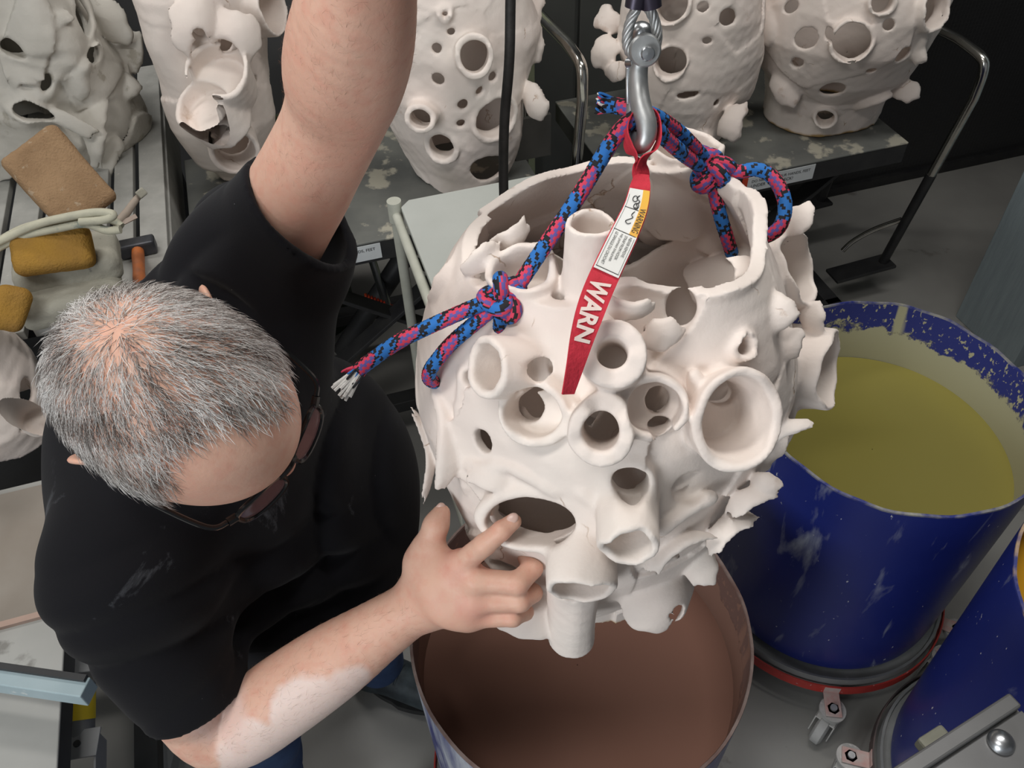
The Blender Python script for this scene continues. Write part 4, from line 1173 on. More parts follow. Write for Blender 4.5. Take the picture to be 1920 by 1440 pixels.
fray('frayed_end', at(675, 693, .822), at(655, 716, .825) - at(690, 680, .82), slg, 2, [RED, BLU, BLK, RED, BLU], .018, 40, .007)
cr = thing('', '', '') if False else None
o = MB(); rgx = random.Random(5)
dd = nrm(at(645, 728, .825) - at(672, 697, .822)); aa, bb_, _ = frame(dd)
for i in range(34):
    t = rgx.uniform(0, 6.28); rr = .0085 * math.sqrt(rgx.random()); p0 = at(672, 697, .822) + (aa * math.cos(t) + bb_ * math.sin(t)) * rr * .5; p1 = p0 + dd * rgx.uniform(.020, .030) + (aa * math.cos(t) + bb_ * math.sin(t)) * rr * .8
    o.tube([p0, (p0 + p1) / 2, p1], .0016, 5)
o.build('white_core', M('rope_core', (.74, .74, .72), (.66, .66, .64), 60, .9), slg, label='white frayed core yarns')
sl2 = thing('rope_sling', 'blue, pink and black braided rope knotted over the right rim of the hanging vessel', 'rope', at(1330, 315, .88), 'knotted rope slings')
k2 = at(1330, 318, .872)
rope_piece('rope', [at(1136, 196, .775), at(1165, 200, .77), at(1200, 208, .764), at(1235, 222, .775), at(1275, 250, .81), at(1310, 285, .85), at(1322, 300, .868)], sl2, s0=.01)
rope_piece('rope', [at(1190, 228, .748), at(1218, 230, .752), at(1250, 262, .785), at(1285, 292, .83), at(1312, 310, .862)], sl2, s0=.03)
knot('knot', k2, CAM - k2, .0185, sl2, tilt=-30)
knot('knot', k2 - CF * .004 - CU * .004, nrm(CAM - k2) - .4 * CR, .0150, sl2, tilt=60)
rope_piece('rope', [at(1345, 318, .872), at(1385, 322, .868), at(1420, 318, .868), at(1448, 332, .868), at(1466, 360, .868), at(1472, 392, .868), at(1462, 425, .87), at(1440, 442, .875), at(1420, 445, .88)], sl2, s0=.02)
rope_piece('rope', [at(1335, 335, .876), at(1342, 370, .885), at(1352, 410, .895), at(1364, 448, .91), at(1372, 475, .93)], sl2, s0=.015)
fray('frayed_end', at(1140, 195, .775), -CR + .1 * CU, sl2, 6, [BLU, BLK, BLK, WHT, BLU, RED], .011, 60, .006)

# hook hanging from a wire rope eye
hk = thing('lifting_hook', 'galvanised shackle and snap hook on a wire rope eye above the hanging vessel', 'hook', at(1205, 90, .735))
hd = .742
# wire rope eye: two spread legs running up into a crimp sleeve
def twist_wire(name, pts, r, parent, mat):
    path = spline(pts, 10); g = MB()
    P = np.array(path)
    for k in range(6):
        q = []
        up = None
        for i in range(len(P)):
            t = nrm(P[min(len(P) - 1, i + 1)] - P[max(0, i - 1)])
            if up is None: up = frame(t)[0]
            up = nrm(up - t * (up @ t)); b2 = np.cross(t, up); a_ = 2 * math.pi * k / 6 + i * .22
            q.append(P[i] + (up * math.cos(a_) + b2 * math.sin(a_)) * r * .62)
        g.tube(q, r * .40, 7)
    g.tube(path, r * .45, 6)
    return g.build(name, mat, parent, auto=False)
twist_wire('wire_rope', [at(1205, -60, .69), at(1196, 5, .705), at(1182, 40, .716), at(1176, 72, .724), at(1180, 95, .729), at(1194, 108, .733), at(1212, 108, .733), at(1227, 92, .729), at(1232, 65, .722), at(1226, 35, .715), at(1214, 5, .705), at(1208, -60, .69)], .0046, hk, MT['galv'])
MB().cyl(at(1190, 14, .706), at(1206, -70, .685), .0085, .010, 20).build('crimp_sleeve', M('sleeve', (.07, .06, .09), (.05, .045, .06), 20, .35, .7), hk)
MB().cyl(at(1222, 14, .706), at(1210, -70, .685), .0085, .010, 20).build('crimp_sleeve', M('sleeve2', (.07, .06, .09), (.05, .045, .06), 20, .35, .7), hk)
MB().tube(spline([at(1208, -60, .69), at(1209, -400, .60), at(1211, -900, .50)], 6), .005, 10).build('hoist_wire', MT['galv'], hk)
# clevis pin with round head and washer
pa = at(1206, 92, .728); pn = nrm(CAM - pa) + .15 * CR - .1 * CU; pn = nrm(pn)
pin = MB().cyl(pa - pn * .020, pa + pn * .012, .0075, seg=20); pin.build('clevis_pin', MT['steel'], hk)
MB().lathe([(0, -.004), (.0125, -.004), (.0135, -.002), (.0135, .003), (.012, .005), (0, .005)], pa + pn * .009, pn, 32).build('clevis_washer', MT['galv'], hk)
MB().lathe([(0, 0), (.0062, 0), (.0062, .006), (.005, .008), (0, .0085)], pa + pn * .013 - CU * .002 + CR * .001, pn, 24).build('pin_end', MT['steel'], hk)
MB().ball(pa - pn * .015 + CU * .012, (.011, .010, .012), (CR, CU, CF), 20, 12).build('clevis_head', MT['steel'], hk)
# forged hook body: shank and bent bowl
body_pts = [at(1204, 100, .731), at(1198, 130, .738), at(1197, 165, .742), at(1202, 200, .741), at(1212, 232, .741), at(1211, 258, .744), at(1199, 272, .75), at(1190, 250, .758), at(1186, 215, .760), at(1184, 175, .757)]
pth = spline(body_pts, 8); nn_ = len(pth)
rr = [.0068 + .0024 * math.sin(math.pi * min(1, i / (nn_ * .75))) - (.0022 * max(0, i / nn_ - .75) / .25) for i in range(nn_)]
MB().tube(pth, rr, 18).build('hook_body', MT['galv'], hk)
MB().bar(at(1182, 126, .744), at(1183, 196, .757), .0085, .004, CF).build('latch', MT['steel'], hk, bev=.001)
MB().cyl(at(1178, 118, .742), at(1190, 118, .736), .0045, seg=14).build('latch_pivot', MT['steel'], hk)

# red warning strap
st = thing('warning_strap', 'red webbing strap with a white warning label looped through the lifting hook', 'strap', at(1150, 450, .72))
def ribbon(name, pts, widths, sides, mat, parent, off=0, n=10, th=.0012):
    C = np.array(spline(pts, n)); W = np.array(spline([np.array([w_, 0, 0]) for w_ in widths], n))[:, 0]; D = np.array(spline(sides, n)); v = []; k = len(C)
    nn = []
    for i in range(k):
        t = nrm(C[min(k - 1, i + 1)] - C[max(0, i - 1)]); d = D[i] - t * (D[i] @ t); d = nrm(d); n_ = np.cross(d, t); nn.append((d, n_))
        for s, o_ in ((-1, 0), (1, 0), (1, -th), (-1, -th)): v.append(C[i] + d * s * W[i] / 2 + n_ * (o_ + off))
    f = []
    for i in range(k - 1):
        for j in range(4): f.append((i * 4 + j, i * 4 + (j + 1) % 4, (i + 1) * 4 + (j + 1) % 4, (i + 1) * 4 + j))
    f += [(3, 2, 1, 0), tuple((k - 1) * 4 + j for j in range(4))]
    o = MB().put(v, f).build(name, mat, parent)
    return o, C, W, nn
vw = nrm(CAM - at(1200, 300, .74))
ribbon('loop', [at(1201, 338, .748), at(1197, 303, .746), at(1181, 278, .742), at(1175, 250, .742), at(1184, 222, .750), at(1205, 212, .768), at(1228, 222, .758), at(1234, 252, .75), at(1226, 280, .749), at(1206, 303, .749), at(1203, 340, .751)], [.012] + [.020] * 9 + [.012],
       [CR, CR * .6 + CF, CF * 1.0 - .3 * CU, CF - .2 * CU, CF, CF, CF, CF + .2 * CU, CF + .3 * CU, CR * .5 + CF, CR], MT['strap_red'], st)
cen = [at(1203, 328, .748), at(1200, 352, .744), at(1191, 392, .738), at(1170, 440, .728), at(1146, 490, .715), at(1124, 538, .703), at(1108, 580, .695), at(1092, 630, .692), at(1078, 685, .697), at(1064, 738, .706)]
wid = [.012, .018, .0215, .024, .0245, .0245, .0235, .0205, .0165, .0125]
# label runs slantwise: across-direction of the webbing turns as it falls
sid = [CR, CR + .05 * CU, CR - .12 * CU, CR - .28 * CU, CR - .35 * CU, CR - .36 * CU, CR - .3 * CU, CR - .2 * CU + .25 * CF, CR - .1 * CU + .5 * CF, CR + .7 * CF]
_, C0, W0, N0 = ribbon('webbing', cen, wid, sid, MT['strap_red'], st, th=.0016)
cl = [0]
for i in range(1, len(C0)): cl.append(cl[-1] + np.linalg.norm(C0[i] - C0[i - 1]))
cl = np.array(cl)
def strap_pt(s, x, off=.0012):
    off = off + .0017
    i = int(np.clip(np.searchsorted(cl, s) - 1, 0, len(cl) - 2)); t = (s - cl[i]) / (cl[i + 1] - cl[i])
    c = C0[i] * (1 - t) + C0[i + 1] * t; d = nrm(N0[i][0] * (1 - t) + N0[i + 1][0] * t); n_ = nrm(N0[i][1] * (1 - t) + N0[i + 1][1] * t)
    if n_ @ (CAM - c) < 0: n_ = -n_
    wd = W0[i] * (1 - t) + W0[i + 1] * t
    return c + d * x * wd + n_ * off
def patch(name, s0, s1, x0, x1, mat, off, parent=None):
    v = []; k = 24
    for i in range(k + 1):
        s = s0 + (s1 - s0) * i / k
        for x, o_ in ((x0, off), (x1, off), (x1, off - .0006), (x0, off - .0006)): v.append(strap_pt(s, x, o_))
    f = [(i * 4 + j, i * 4 + (j + 1) % 4, (i + 1) * 4 + (j + 1) % 4, (i + 1) * 4 + j) for i in range(k) for j in range(4)] + [(3, 2, 1, 0), (k * 4, k * 4 + 1, k * 4 + 2, k * 4 + 3)]
    return MB().put(v, f).build(name, mat, parent or st)
def s_of(v):  # arc length where the strap passes photo row v
    best = min(range(len(C0)), key=lambda i: abs((720 - (((C0[i] - CAM) @ CU) / ((C0[i] - CAM) @ CF)) * FPX) - v)); return cl[best]
sA, sB = s_of(360), s_of(513)
lab = patch('label', sA, sB, -.46, .46, MT['label_white'], .0016)
patch('warning_band', sA, s_of(440), .16, .46, MT['label_orange'], .0020, lab)
_txt = {}
def text2d(s, size=1.0, fat=0.0):
    cu = bpy.data.curves.new('t', 'FONT'); cu.body = s; cu.size = size; cu.align_x = 'LEFT'; cu.resolution_u = 3; cu.offset = fat
    o = bpy.data.objects.new('t', cu); COL.objects.link(o)
    dg = bpy.context.evaluated_depsgraph_get(); me = o.evaluated_get(dg).to_mesh()
    v = np.array([x.co[:2] for x in me.vertices]) if len(me.vertices) else np.zeros((0, 2)); f = [tuple(p.vertices) for p in me.polygons]
    o.evaluated_get(dg).to_mesh_clear(); bpy.data.objects.remove(o); bpy.data.curves.remove(cu)
    v = v - v.min(0); return v, f, v.max(0)
def strap_text(name, s, sa, sb, xa, xb, mat, off, parent, fat=0.0):
    """text running along the strap from sa to sb, letters' height from xa (foot) to xb (top)"""
    v, f, mx = text2d(s, 1.0, fat); pts = []
    for a, b_ in v:
        u = a / mx[0]; w_ = b_ / mx[1]
        pts.append(strap_pt(sa + (sb - sa) * u, xa + (xb - xa) * w_, off))
    return MB().put(pts, f).build(name, mat, parent, smooth=False)
strap_text('lettering', 'WARNING', s_of(392), s_of(436), .19, .43, MT['ink'], .0024, lab)
L0 = s_of(446); L1 = s_of(506)
for i, tx in enumerate(['NEVER REMOVE', 'STRAP FROM HOOK', 'NE JAMAIS ENLEVER', 'LE SANGLE DU CROCHET']):
    wfac = len(tx) / 20.0
    xa = .22 - .175 * i
    strap_text('lettering', tx, L0, L0 + (L1 - L0) * wfac, xa, xa + .105, MT['ink'], .0022, lab)
for x in (.40, -.40): patch('printed_line', s_of(372), s_of(510), x - .006, x + .006, MT['ink'], .0019, lab) if x < 0 else patch('printed_line', s_of(444), s_of(510), x - .006, x + .006, MT['ink'], .0019, lab)
for vv in (398, 438, 509): patch('printed_line', s_of(vv), s_of(vv) + .0006, -.42, .15 if vv < 430 else .42, MT['ink'], .0019, lab)
# small pictograms: crushed hand and hook
def squig(path, parent):
    pts = spline([strap_pt(s_, x_, .0022) for s_, x_ in path], 5); MB().tube(pts, .00035, 5).build('pictogram', MT['ink'], parent)
a0, a1 = s_of(370), s_of(396)
squig([(a0, .05), (a0 + .003, -.06), (a0 + .006, .10), (a0 + .009, -.02), (a0 + .012, .08), (a1 - .001, -.05)], lab)
squig([(a0 + .004 + .003 * math.cos(t), -.12 + .10 * math.sin(t)) for t in np.linspace(0, 6.3, 9)], lab)
squig([(a0 + .011 + .003 * math.cos(t), .0 + .10 * math.sin(t)) for t in np.linspace(0, 6.3, 9)], lab)
b0 = s_of(402)
squig([(b0, .02), (b0 + .004, -.05), (b0 + .006, .04), (b0 + .009, -.06), (b0 + .012, -.16), (b0 + .014, -.05), (b0 + .012, .05)], lab)
strap_text('woven_word', 'WARN', s_of(530), s_of(640), -.36, .34, MT['thread_white'], .0012, st, .035)
# ------------------------------------------------------------------ background: lifts, benches, clutter
def label_text(parent, o, ex, ey, lines, h, mat=None, gap=1.7):
    """flat lettering on a plate: o top-left corner, ex along, ey up"""
    n = np.cross(ex, ey)
    for i, tx in enumerate(lines):
        v, f, mx = text2d(tx); k = h / max(mx[1], .5)
        pts = [o + ex * a * k + ey * (b_ * k - h * (i * gap + 1)) + n * .0008 for a, b_ in v]
        MB().put(pts, f).build('lettering', mat or MT['ink'], parent, smooth=False)
def lift(x0, x1, y0, y1, zt, label, label_x, handle=None, top='lift_top', paint='black_paint', warn=True, wh=.044, flag=False):
    """hydraulic scissor lift cart, room aligned"""
    cx, cy = (x0 + x1) / 2, (y0 + y1) / 2
    t = thing('scissor_lift_cart', label, 'lift cart', room(cx, cy, 0), 'scissor lift carts')
    MB().box(room(cx, cy, zt - .003), (x1 - x0, y1 - y0, .006)).build('deck', MT[top], t, smooth=False, bev=.002)
    e = MB()
    for s in (y0 + .004, y1 - .004): e.box(room(cx, s, zt - .034), (x1 - x0 - .002, .006, .056))
    for s in (x0 + .004, x1 - .004): e.box(room(s, cy, zt - .034), (.006, y1 - y0 - .012, .056))
    e.build('deck_skirt', MT[paint], t, smooth=False, bev=.001)
    b = MB()
    for s in (y0 + .05, y1 - .05): b.box(room(cx, s, .17), (x1 - x0, .05, .04))
    for s in (x0 + .025, x1 - .025): b.box(room(s, cy, .17), (.05, y1 - y0 - .10, .04))
    b.build('base_frame', MT[paint], t, smooth=False, bev=.002)
    for s in (y0 + .085, y1 - .085):
        MB().bar(room(x0 + .08, s, .20), room(x1 - .10, s, zt - .06), .012, .055, EY).build('scissor_arm', MT[paint], t, smooth=False, bev=.002)
        MB().bar(room(x1 - .08, s + .02 * (1 if s < cy else -1), .20), room(x0 + .10, s + .02 * (1 if s < cy else -1), zt - .06), .012, .055, EY).build('scissor_arm', MT[paint], t, smooth=False, bev=.002)
    MB().cyl(room(cx, y0 + .07, (zt + .14) / 2), room(cx, y1 - .07, (zt + .14) / 2), .012, seg=16).build('pivot_pin', MT['steel'], t)
    MB().cyl(room(cx - .15, cy, .22), room(cx + .10, cy, zt - .25), .03, seg=20).build('hydraulic_ram', MT[paint], t)
    for xx in (x0 + .06, x1 - .06):
        for yy in (y0 + .06, y1 - .06):
            c = room(xx, yy, 0)
            w_ = MB().lathe([(0, -.018), (.050, -.018), (.0625, -.012), (.0625, .012), (.050, .018), (0, .018)], c + EZ * .0625, EY, 28).build('wheel', MT['rubber_dark'], t)
            MB().box(c + EZ * .105, (.05, .052, .05)).build('wheel_bracket', MT[paint], t, smooth=False, bev=.002)
    if warn:
        lx = label_x
        pl = MB().box(room(lx, y0 - .0005, zt - .030), (.20, .002, wh)).build('warning_label', MT['label_grey'], t, smooth=False, label='pale warning label on the deck edge')
        label_text(pl, room(lx - .088, y0 - .0016, zt - .030 + wh * .30), EX, EZ, ['DO NOT PUT YOUR HANDS, FEET', 'UNDER TABLE DECK!'], .0092, gap=1.5)
        if flag: MB().box(room(lx - .108, y0 - .0008, zt - .030), (.016, .002, wh)).build('warning_flag', MT['spring_orange'], t, smooth=False)
    return t
def push_handle(root, base1, base2, top1, top2, bend=.12, r=.014, dark=.45):
    """chrome U handle on a pivot; lower legs painted black"""
    ins = nrm(top2 - top1) * bend; dn = nrm(base1 - top1) * bend
    p1 = base1 + (top1 - base1) * dark; p2 = base2 + (top2 - base2) * dark
    dn2 = nrm(base2 - top2) * bend
    path = [p1] + spline([top1 + dn, top1 + dn * .35 + ins * .12, top1 + dn * .12 + ins * .35, top1 + ins], 5) + spline([top2 - ins, top2 - ins * .35 + dn2 * .12, top2 - ins * .12 + dn2 * .35, top2 + dn2], 5) + [p2]
    MB().tube(path, r, 14).build('handle', MT['chrome'], root)
    MB().tube([base1, p1], r * 1.08, 14).build('handle_leg', MT['black_paint'], root); MB().tube([base2, p2], r * 1.08, 14).build('handle_leg', MT['black_paint'], root)

ZT = .80
lr = lift(.80, 1.63, 1.675, 2.22, ZT, 'black scissor lift cart with a glaze-stained deck beside the black mesh panel', 1.245, flag=True)
hb = atz(1655, 492, .16)
push_handle(lr, hb, hb + EY * .40, atz(1868, 108, .98), atz(1868, 108, .98) + EY * .36 - EX * .06, .13, .0145, .50)
for s in (0, .40):
    MB().bar(hb + EY * s - EX * .20 + EZ * -.01, hb + EY * s + EX * .03, .012, .075, EY).build('handle_bracket', MT['black_paint'], lr, smooth=False, bev=.003)
MB().tube(spline([atz(1580, 470, .20), atz(1600, 452, .24), atz(1640, 430, .30), atz(1690, 412, .36)], 6), .009, 12).build('release_lever', MT['chrome'], lr)
ll_ = lift(-.27, .62, 1.72, 2.26, ZT, 'black scissor lift cart behind the pale metal table', .07)
hb = room(.70, 1.86, .16)
push_handle(ll_, hb, hb + EY * .36, room(.74, 1.84, 1.10), room(.70, 2.22, 1.12), .10, .0145, .42)

# pale metal table with cream tube frame, in front of the lifts
P0 = atz(748, 378, .95); tb = thing('folding_table', 'pale grey metal topped table with a cream tube frame behind the hanging vessel', 'table', (P0[0] + .2, P0[1] - .2, 0))
c0 = room(P0 @ EX, P0 @ EY, .95); TX, TY = .60, .52
def tp(x, y, z=.95): return c0 + EX * x - EY * y + EZ * (z - .95)
cut = .022
outl = [(cut, 0), (TX - cut, 0), (TX, cut), (TX, TY - cut), (TX - cut, TY), (cut, TY), (0, TY - cut), (0, cut)]
vv = [tp(x, y) for x, y in outl] + [tp(x, y, .938) for x, y in outl]
MB().put(vv, [tuple(range(7, -1, -1)), tuple(range(8, 16))] + [(i, (i + 1) % 8, 8 + (i + 1) % 8, 8 + i) for i in range(8)]).build('table_top', MT['pale_paint'], tb, smooth=False, bev=.002)
for x in (-.012, TX + .012):
    MB().tube([tp(x, .02, .925), tp(x, TY - .01, .925)], .011, 14).build('side_rail', MT['cream_tube'], tb)
    for y in (.005, TY - .02):
        MB().tube([tp(x, y, .94), tp(x, y, .0)], .0125, 14).build('leg', MT['cream_tube'], tb)
        MB().cyl(tp(x, y, .905), tp(x, y, .958), .0165, seg=16).build('collar', MT['cream_tube'], tb)
    MB().tube([tp(x, .02, .30), tp(x, TY - .02, .30)], .009, 12).build('stretcher', MT['cream_tube'], tb)
MB().bar(tp(.012, .03, .915), tp(.012, TY - .03, .915), .012, .02).build('edge_rail', MT['cream_tube'], tb, smooth=False)

# striped spring of the left lift
sp = MB(); A_, B_ = atz(683, 556, .50), atz(768, 592, .44); ax_ = nrm(B_ - A_); a_, b2_, _ = frame(ax_); L_ = np.linalg.norm(B_ - A_)
sp.tube([A_ + ax_ * (L_ * i / 220) + (a_ * math.cos(i * 2 * math.pi * 15 / 220) + b2_ * math.sin(i * 2 * math.pi * 15 / 220)) * .0085 for i in range(221)], .0032, 6)
sp.build('return_spring', MT['spring_orange'], ll_, label='orange coil spring', auto=False)

# slat bench on the left
ZB = .90; bx1 = -.30; by0, by1 = 1.52, 2.66
bench = thing('slat_bench', 'grey slatted work bench holding sponges and a lumpy clay piece', 'bench', room(-.85, 2.0, 0))
xs = bx1; k = 0
for wd, gap in ((.060, .0), (.045, .014), (.062, .014), (.062, .016), (.062, .016), (.062, .016), (.062, .016), (.062, .016), (.062, .016), (.062, .016), (.062, .016), (.062, .016), (.062, .016)):
    xs -= gap; y1_ = by1 - .03 * (k % 2)
    MB().box(room(xs - wd / 2, (by0 + y1_) / 2, ZB - .011), (wd, y1_ - by0, .022)).build('slat', MT['slat'], bench, smooth=False, bev=.002)
    xs -= wd; k += 1
MB().box(room(bx1 - .004, (by0 + by1) / 2, ZB - .10), (.018, by1 - by0, .156)).build('side_panel', MT['slat'], bench, smooth=False, bev=.002)
for yy in (by0 + .1, by1 - .15):
    MB().box(room((bx1 + xs) / 2, yy, ZB - .05), (bx1 - xs - .03, .05, .056)).build('bearer', MT['dark_grey'], bench, smooth=False)
    for xx in (bx1 - .05, xs + .05): MB().box(room(xx, yy, .41), (.06, .06, .82)).build('leg', MT['dark_grey'], bench, smooth=False, bev=.002)
MB().box(room((bx1 + xs) / 2, (by0 + by1) / 2, .30), (bx1 - xs - .05, by1 - by0 - .1, .03)).build('lower_shelf', MT['dark_grey'], bench, smooth=False)

# lower left lift cart with clay sheet and handle bar
lz = .70
EX0, EY0 = EX, EY
RB = math.radians(8); EX = V3(math.cos(RB), math.sin(RB), 0); EY = V3(-math.sin(RB), math.cos(RB), 0)
lw = lift(-1.36, -.66, .15, 1.16, lz, 'grey topped scissor lift cart behind the person, with a yellow labelled pump', 0, top='lift_grey', paint='dark_grey', warn=False)
pA, pB = atz(152, 1278, .60), atz(150, 1382, .56)
py = MB().cyl(pA, pB, .024, seg=28).build('pump_cylinder', MT['grey_paint'], lw)
pc_ = pA + (pB - pA) * .42; pd_ = nrm(pB - pA)
MB().lathe([(.0242, -.026), (.0247, -.026), (.0247, .026), (.0242, .026)], pc_, pd_, 28).build('yellow_label', MT['label_yellow'], py)
q0 = atz(150, 1400, .57)
br = MB().box(q0 + EZ * .01, (.070, .05, .004), (EX, EY, EZ)); br.box(q0 - EX * .034 - EZ * .02 - EY * .05, (.004, .15, .05)); br.box(q0 + EX * .034 - EZ * .02 - EY * .05, (.004, .15, .05))
br.build('pump_bracket', MT['mid_grey'], lw, smooth=False, bev=.001)
MB().cyl(q0 + EZ * .012, q0 + EZ * .015, .006, seg=16).build('bracket_bolt', MT['dark_grey'], lw)
cs = MB()
for i in range(3): cs.tube([q0 - EY * (.055 + .02 * i) + V3(0, 0, -.01) + EX * x_ for x_ in (-.030, 0, .030)], .0075, 14)
cs.build('pump_spring', MT['steel'], lw)
MB().bar(atz(118, 1252, .60), atz(225, 1236, .60), .040, .02).build('cross_bar', MT['mid_grey'], lw, smooth=False, bev=.002)
xb = atz(225, 1236, .60); MB().bar(xb, V3(xb[0], xb[1], .16), .03, .03, EY).build('pump_post', MT['mid_grey'], lw, smooth=False, bev=.002)
MB().bar(atz(335, 1330, .10), atz(300, 1455, .08), .055, .045).build('floor_rail', MT['mid_grey'], lw, smooth=False, bev=.002)
hbz = .78; h0, h1 = atz(-140, 1252, hbz), atz(168, 1297, hbz)
hb_ = MB().bar(h0, h1, .032, .034); hb_.build('handle_bar', MT['light_blue'], lw, smooth=False, bev=.002, label='pale blue painted steel bar')
MB().bar(h0 + EZ * .020 + EY * .012, h1 + EZ * .020 + EY * .012, .010, .008).build('bar_edge', MT['dark_grey'], lw, smooth=False)
MB().bar(h0, room((h0 @ EX), (h0 @ EY), .2), .032, .032, EY).build('handle_post', MT['light_blue'], lw, smooth=False)
sh = MB().box(room(-1.01, .995, lz + .003), (.68, .30, .006)).build('clay_sheet', MT['clay_sheet'], None, smooth=False)
tag(sh, 'brown dusty board lying on the grey lift cart behind the person', 'board')
MB().box(room(-1.01, .838, lz + .004), (.68, .012, .008)).build('board_edge', M('pink_clay', (.50, .36, .30), (.45, .32, .27), 20, .8), sh).location = (0, 0, 0)

EX, EY = EX0, EY0
# black mesh panel, cabinet, board and post at the back
pn_ = thing('mesh_panel', 'black perforated panel standing behind the stained lift cart', 'panel', room(2.2, 2.52, 0))
m, nt, b = newmat('perforated_black'); b.inputs['Roughness'].default_value = .5
tc = N(nt, 'ShaderNodeTexCoord'); mp = N(nt, 'ShaderNodeMapping'); mp.inputs['Rotation'].default_value = (0, 0, -RA); nt.links.new(tc.outputs['Object'], mp.inputs[0])
vo = N(nt, 'ShaderNodeTexVoronoi'); vo.inputs['Scale'].default_value = 62; vo.inputs['Randomness'].default_value = 0; nt.links.new(mp.outputs[0], vo.inputs['Vector'])
nt.links.new(ramp(nt, vo.outputs['Distance'], [(.30, (.004, .004, .004)), (.42, (.030, .030, .031))]), b.inputs['Base Color']); bump(nt, b, vo.outputs['Distance'], .6, .003)
MB().box(room(2.25, 2.52, 1.0), (1.75, .02, 1.98)).build('mesh_sheet', m, pn_, smooth=False)
MB().box(room(2.25, 2.505, .02), (1.75, .03, .04)).build('bottom_rail', MT['black_paint'], pn_, smooth=False)
cb = thing('metal_cabinet', 'tall dark grey metal cabinet behind the hanging vessel', 'cabinet', room(1.0, 2.75, 0))
MB().box(room(1.0, 2.74, 1.0), (.74, .30, 2.0)).build('cabinet_body', MT['cabinet'], cb, smooth=False, bev=.004)
for i, xx in enumerate((.815, 1.185)):
    dr = MB().box(room(xx, 2.58, 1.0), (.355, .02, 1.94)).build('cabinet_door', MT['cabinet'], cb, smooth=False, bev=.004)
    MB().box(room(1.0 + (-.03 if i == 0 else .03), 2.565, 1.1), (.016, .02, .12)).build('door_handle', MT['dark_grey'], dr, smooth=False)
_r = at(1001, 150, 1.0) - CAM; gx = ((_r * (2.52 / (_r @ EY))) @ EX)
gb = MB().box(room(gx - .16, 2.52, .75), (.32, .02, 1.5)).build('green_board', MT['green_board'], None, smooth=False, bev=.002)
tag(gb, 'olive green board leaning behind the ceramic piece with the black cord in front', 'board')
bn = thing('storage_bin', 'dark olive bin standing behind the white ceramic piece of open cups', 'bin', room(-.02, 2.44, 0))
MB().lathe([(0, 0), (.16, 0), (.165, .02), (.165, .68), (.17, .70), (.16, .70), (.155, .68), (.155, .03), (0, .03)], room(-.05, 2.46, 0), seg=40).build('bin_wall', M('bin_green', (.03, .05, .025), (.02, .035, .02), 10, .5), bn)
bk = MB().box(room(.64, 1.95, .86), (.10, .012, .12)).build('dark_card', M('card', (.09, .088, .08), (.075, .073, .066), 8, .7), None, smooth=False); tag(bk, 'dark brown card standing against the chrome lift handle', 'card')
# blue grey painted post at the right
ps = thing('painted_post', 'blue grey painted wooden post beside the olive glaze drum', 'post', room(2.35, 1.9, 0))
pz = atz(1795, 585, .02); pr = (pz @ EX, pz @ EY)
MB().box(room(pr[0] + .10, pr[1] - .14, 1.1), (.20, .28, 2.2)).build('post_board', MT['post_blue'], ps, smooth=False, bev=.003)
MB().box(room(pr[0] + .31, pr[1] - .145, 1.1), (.214, .27, 2.2)).build('post_board', MT['post_blue'], ps, smooth=False, bev=.003)

# hanging black pendant cord
pd = thing('pendant_cord', 'black rubber pendant cord hanging behind the vessel', 'cord', at(946, 470, 1.22))
MB().tube(spline([at(968, -420, .98), at(958, -40, 1.07), at(955, 110, 1.10), at(946, 225, 1.14), at(944, 330, 1.18), at(947, 440, 1.22), at(947, 500, 1.24)], 8), .0068, 12).build('cord', MT['black_cord'], pd)
MB().cyl(at(947, 495, 1.24), at(949, 590, 1.28), .018, .022, 20).build('pendant_grip', MT['black_cord'], pd)

# near right corner: grey steel cart top with a dome bolt
K0 = atz(1893, 1308, .95); K1 = atz(1688, 1441, .95); kd = nrm(K0 - K1); kn_ = V3(kd[1], -kd[0], 0)
ct = thing('steel_cart', 'grey steel plate cart with a domed bolt beside the orange glaze drum', 'cart', (K0[0] - .2, K0[1] - .2, 0))
def kp(a, b_, z=.95): return K0 - kd * a + kn_ * b_ + EZ * (z - .95)
MB().box(kp(.32, .1495, .947), (.64, .261, .006), (kd, kn_, EZ)).build('plate', MT['plate_grey'], ct, smooth=False, bev=.001)
MB().box(kp(.32, .006, .948), (.64, .020, .022), (kd, kn_, EZ)).build('lip', MT['plate_grey'], ct, smooth=False, bev=.003)
MB().box(kp(.32, .022, .9405), (.64, .05, .007), (kd, kn_, EZ)).build('lip_flange', MT['plate_grey'], ct, smooth=False)
bp = atz(1877, 1392, .952)
MB().lathe([(.0165, 0), (.0155, .004), (.0125, .008), (.0085, .0105), (.004, .0118), (0, .012)], bp, (0, 0, 1), 32).build('dome_bolt', MT['steel'], ct)
cl_ = atz(1752, 1388, .93)
MB().box(cl_ - EZ * .004, (.042, .022, .022), (kd, kn_, EZ)).build('clip', M('clip', (.30, .30, .24), (.24, .24, .19), 20, .6), ct, smooth=False, bev=.004)
for a, b_ in ((.03, .05), (.61, .05), (.03, .25), (.61, .25)):
    MB().box(kp(a, b_, .472), (.03, .03, .944), (kd, kn_, EZ)).build('leg', MT['plate_grey'], ct, smooth=False)

